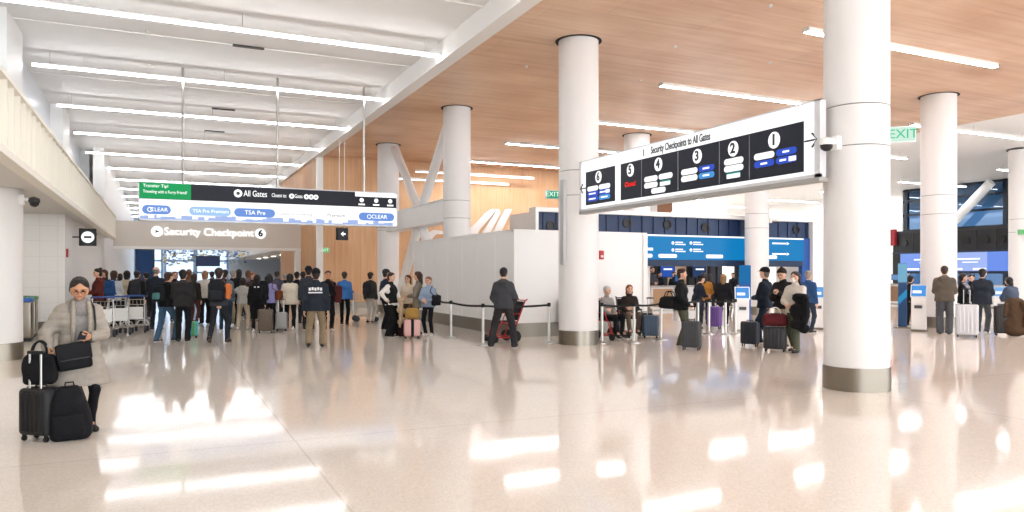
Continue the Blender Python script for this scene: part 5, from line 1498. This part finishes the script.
worn_pack(pb_, 'black backpack with a pale print in the queue', col='#121214', w=.33, h=.50, logo=[(-.05, .40, .05, .04), (.05, .40, .05, .04), (-.02, .34, .10, .05), (.03, .28, .05, .06), (-.04, .28, .05, .04)])
pl_ = person('black-haired person in a lavender top with a dark coat over the shoulder', 269, 331, face=170, vh=274, top='#8f8bb8', hair=('curly', '#0e0c0c'), pants='#101013', pw=.015, L_='front', R_='hold')
shoulder_bag(pl_, 'brown leather bag at the side of the lavender top', o=-1, w=.36, h=.30, d=.14, col='#6d3a24', z=.02, x=.30)
Mk = pl_['CM'] @ Matrix.Translation(Vector((.10, .17, .02)))
t = thing('folded_coat', 'dark coat draped on the back of the lavender top', 'coat', (0, 0, 0)); t.matrix_world = Mk
MB().rbox((0, 0, .28), (.26, .13, .56), .06, 4, fn=soft_fn(.26, .13, .56, .1)).build('drape', cloth('#141519'), t, smooth='all')
suitcase('dark brown suitcase with vertical ribs at the front of the queue', 265.5, 333, face=175, w=.40, d=.26, h=.60, col='#5a4c40')
person('black-haired person in a cream fleece and white shoes, back turned', 290, 330, face=175, vh=274, top='#d2c6b2', bulk=.035, hem=.80, hair=('bob', '#0e0c0c'), pants='#131315', pw=.006, shoes='#e6e4e0', sole='#efeeea')
suitcase('small pale grey suitcase left of the cream fleece', 281.5, 331, face=170, w=.32, d=.22, h=.48, col='#9c9a98', handle=.35)
person('person in a dark top hidden behind the cream fleece', 297, 324, face=170, vh=272, top='#17191d', hair=('short', '#120f0e'))
person('person with dark hair and a slate top behind the printed jacket', 303, 323, face=175, vh=272, top='#3d444d', hair=('short', '#1a1412'), pants='#3a3d42')
person('person in a dark cap just behind the printed navy jacket', 308.5, 330, face=178, vh=267, top='#33373e', hair=('short', '#1a1412'), hat=('cap', '#1c2027'))
pk = person('man walking away in a navy jacket with white back print, black cap and khaki trousers', 316, 347, face=176, vh=268, top='#252a33', hem=.80, bulk=.035, hair=('short', '#1a1412'), hat=('cap', '#121317'), pants='#84735a', pw=.018, shoes='#241a14', sole='#17110d', legs=((.14, .20, .06), (-.13, -.10, 0)), width=1.08)
Mb = pk['root']
q = MB()
iv = pk['M'].inverted()
def back_bar(x, z, w_, h_):
    c = iv @ (pk['CM'] @ Vector((x * pk['s'], .172 * pk['s'], z * pk['s']))); q.box(c, (w_, .022, h_))
for k in range(5): back_bar(-.12 + .06 * k, .39 + (.01 if k % 2 else 0), .045, .065)
back_bar(0, .315, .30, .028)
q.build('back_print', mat('#e4e4e4', .7), pk['top'])
pm = person('man in a black jacket facing the hall with a maroon bag at his side', 328, 331, face=8, vh=271, top='#131315', hair=('short', '#1a1412'), skin='m', pants='#121215', pw=.012, shoes='#dcd9d4', sole='#ece9e4', L_='hold')
shoulder_bag(pm, 'maroon bag carried by the man in black', o=1, w=.36, h=.50, d=.18, col='#4d211c', z=-.10, x=.28)
person('man in a bright blue shirt and black trousers walking away', 344.5, 325, face=172, vh=272, top='#3d6fae', bulk=.012, hair=('short', '#3a2c24'), pants='#121318', legs='step')
cart('luggage cart standing by itself before the timber wall', 354, 321.5, face=-82)
ph_ = person('man in a dark camouflage jacket and cap with pale trousers, before the timber wall', 370.5, 323, face=150, vh=273, top='#3c3d3a', hair=('crop', '#2a211c'), hat=('cap', '#3a342e'), pants='#b6afa4', pw=.006)
worn_pack(ph_, 'dark backpack on the man in the camouflage jacket', col='#26272a', w=.30, h=.46)
pq = person('person in a dark cap and navy coat behind the woman in the black vest', 386, 330, face=120, vh=270, top='#1d2230', hair=('crop', '#1a1412'), hat=('cap', '#2a2d36'), pants='#17181c', pw=.02)
pv = person('woman in a black vest, white sleeves and wide black trousers holding a beige coat', 391, 337, face=60, vh=273, top='#dcd8d2', bulk=.014, vest=('#111113', .93), hair=('short', '#3a2318'), pants='#0f1011', pw=.035, L_='hold', R_='hip', shoes='#1a1a1a')
draped('beige coat hanging from the arm of the woman in the black vest', Matrix.Translation(pv['handL'] + Vector((.05, 0, -.50))) @ Matrix.Rotation(pv['root'].rotation_euler.z, 4, 'Z'),
       [P((-.05, 0, .50), (.05, 0, .50), .075, k=.06), P((-.07, 0, .25), (.06, 0, .22), .085, k=.06), P((-.06, 0, -.05), (.08, 0, .0), .07, k=.06)], '#b39c7f', vox=.018,
       extra=[[((-.08, -.05, .42), (-.13, -.06, .12), .05, .045), ((-.13, -.06, .12), (-.12, -.03, -.16), .045, .035)]])
xb, yb_ = on_floor(400.5, 336)
duffel('dark maroon soft bag standing on the floor beside the pink suitcase', Matrix.Translation((xb, yb_, 0)) @ Matrix.Rotation(math.atan2(-xb, yb_), 4, 'Z'), w=.30, d=.24, h=.36, col='#2c171b')
person('dark-haired child held between the two women at the pink suitcase', 408, 331, face=-30, H=1.58, top='#cbb9a4', hair=('long', '#3d2418'), pants='#4a3a34', L_='front', R_='front')
person('brown-haired woman in a taupe cardigan facing the woman in the vest', 418, 335, face=-95, vh=272, top='#7e7468', hem=.76, bulk=.022, hair=('long', '#3a2318'), pants='#15161a', pw=.0, L_='front', R_='front')
pa = person('auburn-haired person in a pale blue jacket and black trousers beside the belt post', 428.5, 336, face=-25, vh=277, top='#8d9db2', bulk=.022, hair=('short', '#7a4b35'), pants='#14151a', pw=.004, shoes='#dedbd6', sole='#efece8', L_='front', R_='hold')
shoulder_bag(pa, 'black shoulder bag on the person in the pale blue jacket', o=1, w=.36, h=.32, d=.14, col='#15161c', z=-.02, x=.25)
xs_, ys_ = on_floor(412, 338.5)
suitcase('pink suitcase with a black centre strap at the feet of the two women', xy=(xs_, ys_), rz=math.atan2(-xs_, ys_) + R(6), w=.40, d=.26, h=.42, col='#d3a39c', band=('#18181b', .24), rib=False)
duffel('mustard yellow bag set on top of the pink suitcase', Matrix.Translation((xs_, ys_, .495)) @ Matrix.Rotation(math.atan2(-xs_, ys_), 4, 'Z'), w=.37, d=.22, h=.28, col='#a07c40', handles='#8a6a36')
# man with the red-framed chair
person('man in a charcoal hoodie and dark trousers bending over the red-framed chair, back turned', 503.5, 347.5, face=176, vh=266, top='#3b3b3e', hood=True, hem=.84, bulk=.024, hair=('crop', '#120f0e'), pants='#2c2a2b', pw=.018, shoes='#1b1b1d', sole='#dcdad6', legs=((.27, -.02, 0), (-.24, .08, 0)), pitch=14, width=.92, R_=((.03, -.22, -.42), (.5, .8, 0), (0, -1, 0), 'grip'), L_=((.01, -.22, -.42), (.5, .8, 0), (0, -1, 0), 'grip'))
transport_chair('red-framed transport chair with a black seat between the belt posts', 507, 341.5, face=-68)
# seated pair
bench('black waiting bench against the hoarding, partly behind the column', xy=(10.0, 16.8), n=2)
xc, yc = on_floor(607, 339)
transport_chair('red-framed wheelchair in which the elderly person sits', 607, 339, face=48)
person('elderly white-haired person in a grey cardigan sitting in the red wheelchair', xy=(xc, yc), face=48, H=1.60, top='#8f8b88', hair=('short', '#c9c4be'), pants='#141417', pw=.01, legs=((.11, -.47, .12), (-.11, -.45, .12)), hipz=.56, L_='lap', R_='lap', shoes='#2a2a2c')
xc, yc = on_floor(629.5, 336)
transport_chair('dark-framed wheelchair behind the belt, seating the woman with reddish hair', 629.5, 336, face=15, col='#2a2a2e')
person('woman with reddish hair in a black and brown jacket sitting in the dark wheelchair', xy=(xc, yc), face=15, H=1.64, top='#2e2723', hair=('long', '#8a4a2c'), pants='#6a5c50', pw=.01, legs=((.11, -.47, .12), (-.11, -.45, .12)), hipz=.56, L_='lap', R_='lap', shoes='#3a2e28')
suitcase('large slate blue suitcase with its handle pulled up, beside the seated woman', 650.5, 338, face=6, w=.40, d=.28, h=.52, col='#3c5066', handle=.42)
suitcase('black suitcase tucked behind the slate blue one', 645, 334.5, face=0, w=.38, d=.25, h=.52, col='#1b1c20')
# traveller with the dark case
pt_ = person('man in a black jacket and olive trousers standing in profile behind a dark suitcase', 681.5, 346, face=82, vh=269, top='#17181b', bulk=.026, hem=.82, hair=('short', '#3a2318'), pants='#4c4c3c', pw=.022, shoes='#1a1a1a', sole='#d8d4cf', legs='stand', L_='grip', R_=((.05, -.2, -.44), (.5, 1, 0), (0, -1, 0), 'grip'))
hm_ = pt_['C'](-.04, .26, -.08)
duffel('large black duffel slung behind the man in olive trousers', Matrix.Translation(hm_) @ Matrix.Rotation(pt_['root'].rotation_euler.z + R(70), 4, 'Z'), w=.46, d=.26, h=.28, col='#131315')
suitcase('dark grey ribbed suitcase held by the man in olive trousers', 691.5, 350, face=-12, w=.40, d=.26, h=.56, col='#37393c', handle=.30)
# people at the blue island
person('clerk in a grey jacket behind the counter by the hoarding end', xy=(on_y(652, 290, 28.2)[0], 28.2), face=30, vh=267, top='#4a4d53', hair=('short', '#241b16'), L_='front', R_='front')
person('dark-clothed clerk beside the grey-jacketed clerk', xy=(on_y(659.5, 290, 28.3)[0], 28.3), face=40, vh=272, top='#191a1e', hair=('short', '#17120f'), L_='front', R_='front')
person('dark-haired clerk whose head shows behind the man in the black jacket', xy=(on_y(674, 290, 28.3)[0], 28.3), face=20, vh=272, top='#22252c', hair=('short', '#17120f'))
person('bending person in a dark cap and navy jacket at the check-in counter', 696.5, 329, face=120, vh=275, top='#1b2230', hair=('crop', '#17120f'), hat=('cap', '#161a22'), pants='#23262c', lean=14, L_='front', R_='front')
person('black-haired person in a mustard jacket at the check-in counter', 704.5, 325, face=170, vh=273, top='#a5702c', bulk=.026, hair=('long', '#120f0e'), pants='#1f2b3a', L_='front', R_='front', width=1.1)
person('dark-haired person in a brown coat just behind the mustard jacket', 709.5, 321, face=165, vh=274, top='#2c2320', hair=('long', '#1d1512'))
person('long-haired blonde person in a black coat beside the purple suitcase', 723.5, 326, face=172, vh=274, top='#151519', bulk=.03, hem=.70, hair=('long', '#8b6a43'), pants='#141416', pw=.006, shoes='#dedbd6', sole='#efece8', width=1.1)
suitcase('purple suitcase standing at the check-in counter', 714.5, 328.5, face=160, w=.40, d=.26, h=.60, col='#71529a', handle=.2)
person('dark-clothed clerk between the blonde traveller and the kiosk', xy=(on_y(733, 290, 28.4)[0], 28.4), face=-30, vh=273, top='#1a1d24', hair=('short', '#17120f'))
# trio with the red bag
pc_ = person('man in a navy jacket, black cap and dark jeans walking beside the trio\'s suitcases', 765, 344, face=-115, vh=267, top='#1c2430', bulk=.024, hem=.82, hair=('crop', '#6d625a'), hat=('cap', '#121317'), pants='#1f2a38', pw=.006, shoes='#161618', legs=((.10, .24, .06), (-.10, -.18, 0)), L_='front', R_='down')
suitcase('dark navy suitcase standing in front of the man in the black cap', 750, 346.5, face=-14, w=.38, d=.26, h=.50, col='#1d2531')
pb2 = person('person in a dark beanie and black puffer jacket tapping a phone over the red bag', 783, 347, face=-28, vh=269, top='#1c1a1c', bulk=.034, fold=.008, hair=('crop', '#2c1c14'), hat=('beanie', '#2a211d'), pants='#b8ab97', pw=.014, shoes='#1d1b1a', sole='#cfcac2', pitch=16, L_='phone', R_='phone')
t = thing('phone', 'small phone held by the person in the beanie', 'phone', pb2['handR'] + Vector((0, 0, .02)), pb2['root'].rotation_euler.z)
MB().rbox((0, 0, 0), (.075, .15, .01), .004, 2, M=Matrix.Rotation(R(30), 4, 'X')).build('case', mat('#1b1b20', .3), t)
xs_, ys_ = on_floor(775, 351.5)
suitcase('dark grey suitcase carrying the maroon bag', xy=(xs_, ys_), rz=math.atan2(-xs_, ys_) + R(-8), w=.45, d=.28, h=.46, col='#2b2d31')
duffel('maroon bag with white handles on top of the dark grey suitcase', Matrix.Translation((xs_, ys_, .535)) @ Matrix.Rotation(math.atan2(-xs_, ys_), 4, 'Z'), w=.50, d=.26, h=.27, col='#561d22', handles='#d9d6d0', cat='bag')
pw_ = person('woman in a white face mask and cream jacket clutching a big black puffer coat', 795.5, 352, face=-32, vh=272, top='#cfc9bf', bulk=.03, fold=.007, hair=('long', '#1a1211'), mask='#e9e9ea', pants='#565848', pw=.02, shoes='#141414', sole='#1c1c1c', L_='hold', R_='hold', legs='step')
draped('big black puffer coat clutched by the masked woman', Matrix.Translation(pw_['C'](.19, -.27, -.42)) @ Matrix.Rotation(pw_['root'].rotation_euler.z + R(8), 4, 'Z') @ Matrix.Rotation(R(9), 4, 'Y'),
       [P((-.10, 0, .66), (.07, 0, .68), .085, k=.08), P((-.10, 0, .40), (.11, 0, .42), .105, k=.08), P((-.05, .02, .10), (.16, .02, .06), .095, k=.08), P((0, .0, .2), (0, .0, .5), .10, k=.08)], '#131315', 'carried_coat', quilt=(.016, .11),
       extra=[[((.13, -.07, .66), (.19, -.06, .36), .06, .055), ((.19, -.06, .36), (.16, -.06, .10), .055, .045)]])
person('person in a blue jacket with grey hair right behind the masked woman', 808.5, 333, face=150, vh=271, top='#27466f', hair=('short', '#8a7f76'), pants='#2b3440')
# far right group
person('dark-clothed person at the desk beside the tall blue pylon', 910.5, 326, face=150, vh=276, top='#1a1a1d', hair=('short', '#241b16'), pants='#1b1b1f', L_='front', R_='front')
person('man in an olive hoodie and grey trousers seen from behind, next to the white column', 944.5, 334, face=178, vh=266, top='#5a5147', hood=True, bulk=.03, hem=.84, hair=('crop', '#2c1e17'), pants='#55565a', pw=.03, shoes='#3a332c', sole='#2a241f', L_='front', R_='front', width=1.08)
pg = person('black-haired person in black with a grey scarf beside the silver suitcase', 963, 331.5, face=80, vh=274, top='#131417', bulk=.02, hair=('long', '#0f0d0d'), pants='#121215', pw=.01, L_='front', R_='front')
n_ = inv_ = pg['M'].inverted() @ pg['C'](0, -.02, .47)
V, Q = sd_grid([P(n_ + Vector((-.05, -.02, 0)), n_ + Vector((.05, -.02, 0)), .09, k=.03), P(n_ + Vector((.03, -.10, -.05)), n_ + Vector((.04, -.12, -.30)), .05, k=.03)], .018, fold=.006)
np_mesh('scarf', [(V, Q, 0)], [cloth('#8d8f99')], pg['root'])
person('person in black leaning in between the scarf wearer and the navy jacket', 971, 325.5, face=10, vh=274, top='#1b1c21', hair=('pony', '#1c1411'), pants='#17181c', pitch=16)
person('man in a dark navy jacket and grey trousers at the silver suitcase, back turned', 982.5, 334, face=165, vh=269, top='#272c36', bulk=.028, hem=.80, hair=('short', '#1a1311'), pants='#55585c', pw=.012, shoes='#d9d6d0', sole='#efece8', L_='front', R_='front')
suitcase('silver upright suitcase with its handle raised, in the group before the lilac screens', 967, 337, face=4, w=.50, d=.30, h=.78, col='#c3c3c6', handle=.38)
ps = person('woman in a blue grey top stooping over the brown coat at the picture edge', 1013.5, 333, face=-130, vh=276, top='#4a5467', bulk=.03, hair=('bob', '#120f10'), pants='#171c26', pw=.01, legs=((.10, .05, 0), (-.12, .34, 0)), lean=12, L_='hold', R_='hold')
xs_, ys_ = on_floor(1003.5, 335.5)
suitcase('black suitcase under the brown coat at the picture edge', xy=(xs_, ys_), rz=math.atan2(-xs_, ys_) + R(10), w=.42, d=.28, h=.72, col='#1d1b1b')
draped('long brown coat thrown over the suitcase at the picture edge', Matrix.Translation((xs_ + .10, ys_ - .20, .02)) @ Matrix.Rotation(math.atan2(-xs_, ys_) + R(6), 4, 'Z'),
       [P((-.10, .05, .86), (.14, .05, .88), .09, k=.08), P((-.14, 0, .58), (.16, 0, .58), .11, k=.08), P((-.16, -.02, .30), (.20, -.02, .28), .115, k=.08), P((-.10, -.03, .13), (.24, -.03, .12), .11, k=.08), P((.0, .01, .82), (.03, -.01, .16), .15, .19, k=.08)], '#4d3a2a', vox=.018,
       extra=[[((.20, -.06, .84), (.28, -.12, .52), .075, .065), ((.28, -.12, .52), (.20, -.13, .26), .065, .05)], [((-.16, -.05, .80), (-.20, -.10, .5), .06, .05)]])
# more of the queue, farther in beneath the beam
extra = [(120, 317, '#2b2528', 'bob', '#2b1b14', 'person with bobbed hair deep in the queue beyond the carts'),
         (146, 318, '#43464d', 'short', '#1a1412', 'person in a grey top deep in the queue beside the navy jacket'),
         (189, 316, '#6a5a50', 'long', '#5b3b26', 'person in a brown top deep in the queue beyond the charcoal puffer'),
         (212, 316, '#2c3440', 'short', '#2a1d16', 'person in a blue grey top deep in the queue by the blonde traveller'),
         (239, 317, '#1d1f23', 'long', '#1b1310', 'long-haired person deep in the queue by the pale sweatshirt'),
         (248, 316, '#7b6f86', 'bob', '#6b4a2e', 'person in a mauve top deep in the queue'),
         (277, 318, '#54505f', 'short', '#2a1d16', 'person in a plum top deep in the queue beyond the cream fleece'),
         (285, 316, '#2a2c31', 'short', '#8a857f', 'grey-haired person deep in the queue beyond the cream fleece')]
for (u, v, c, hs, hc_, lb) in extra:
    person(lb, u, v, face=165 + (u % 7) * 4, H=1.62 + (u % 5) * .04, top=c, hair=(hs, hc_), pants='#26272c')
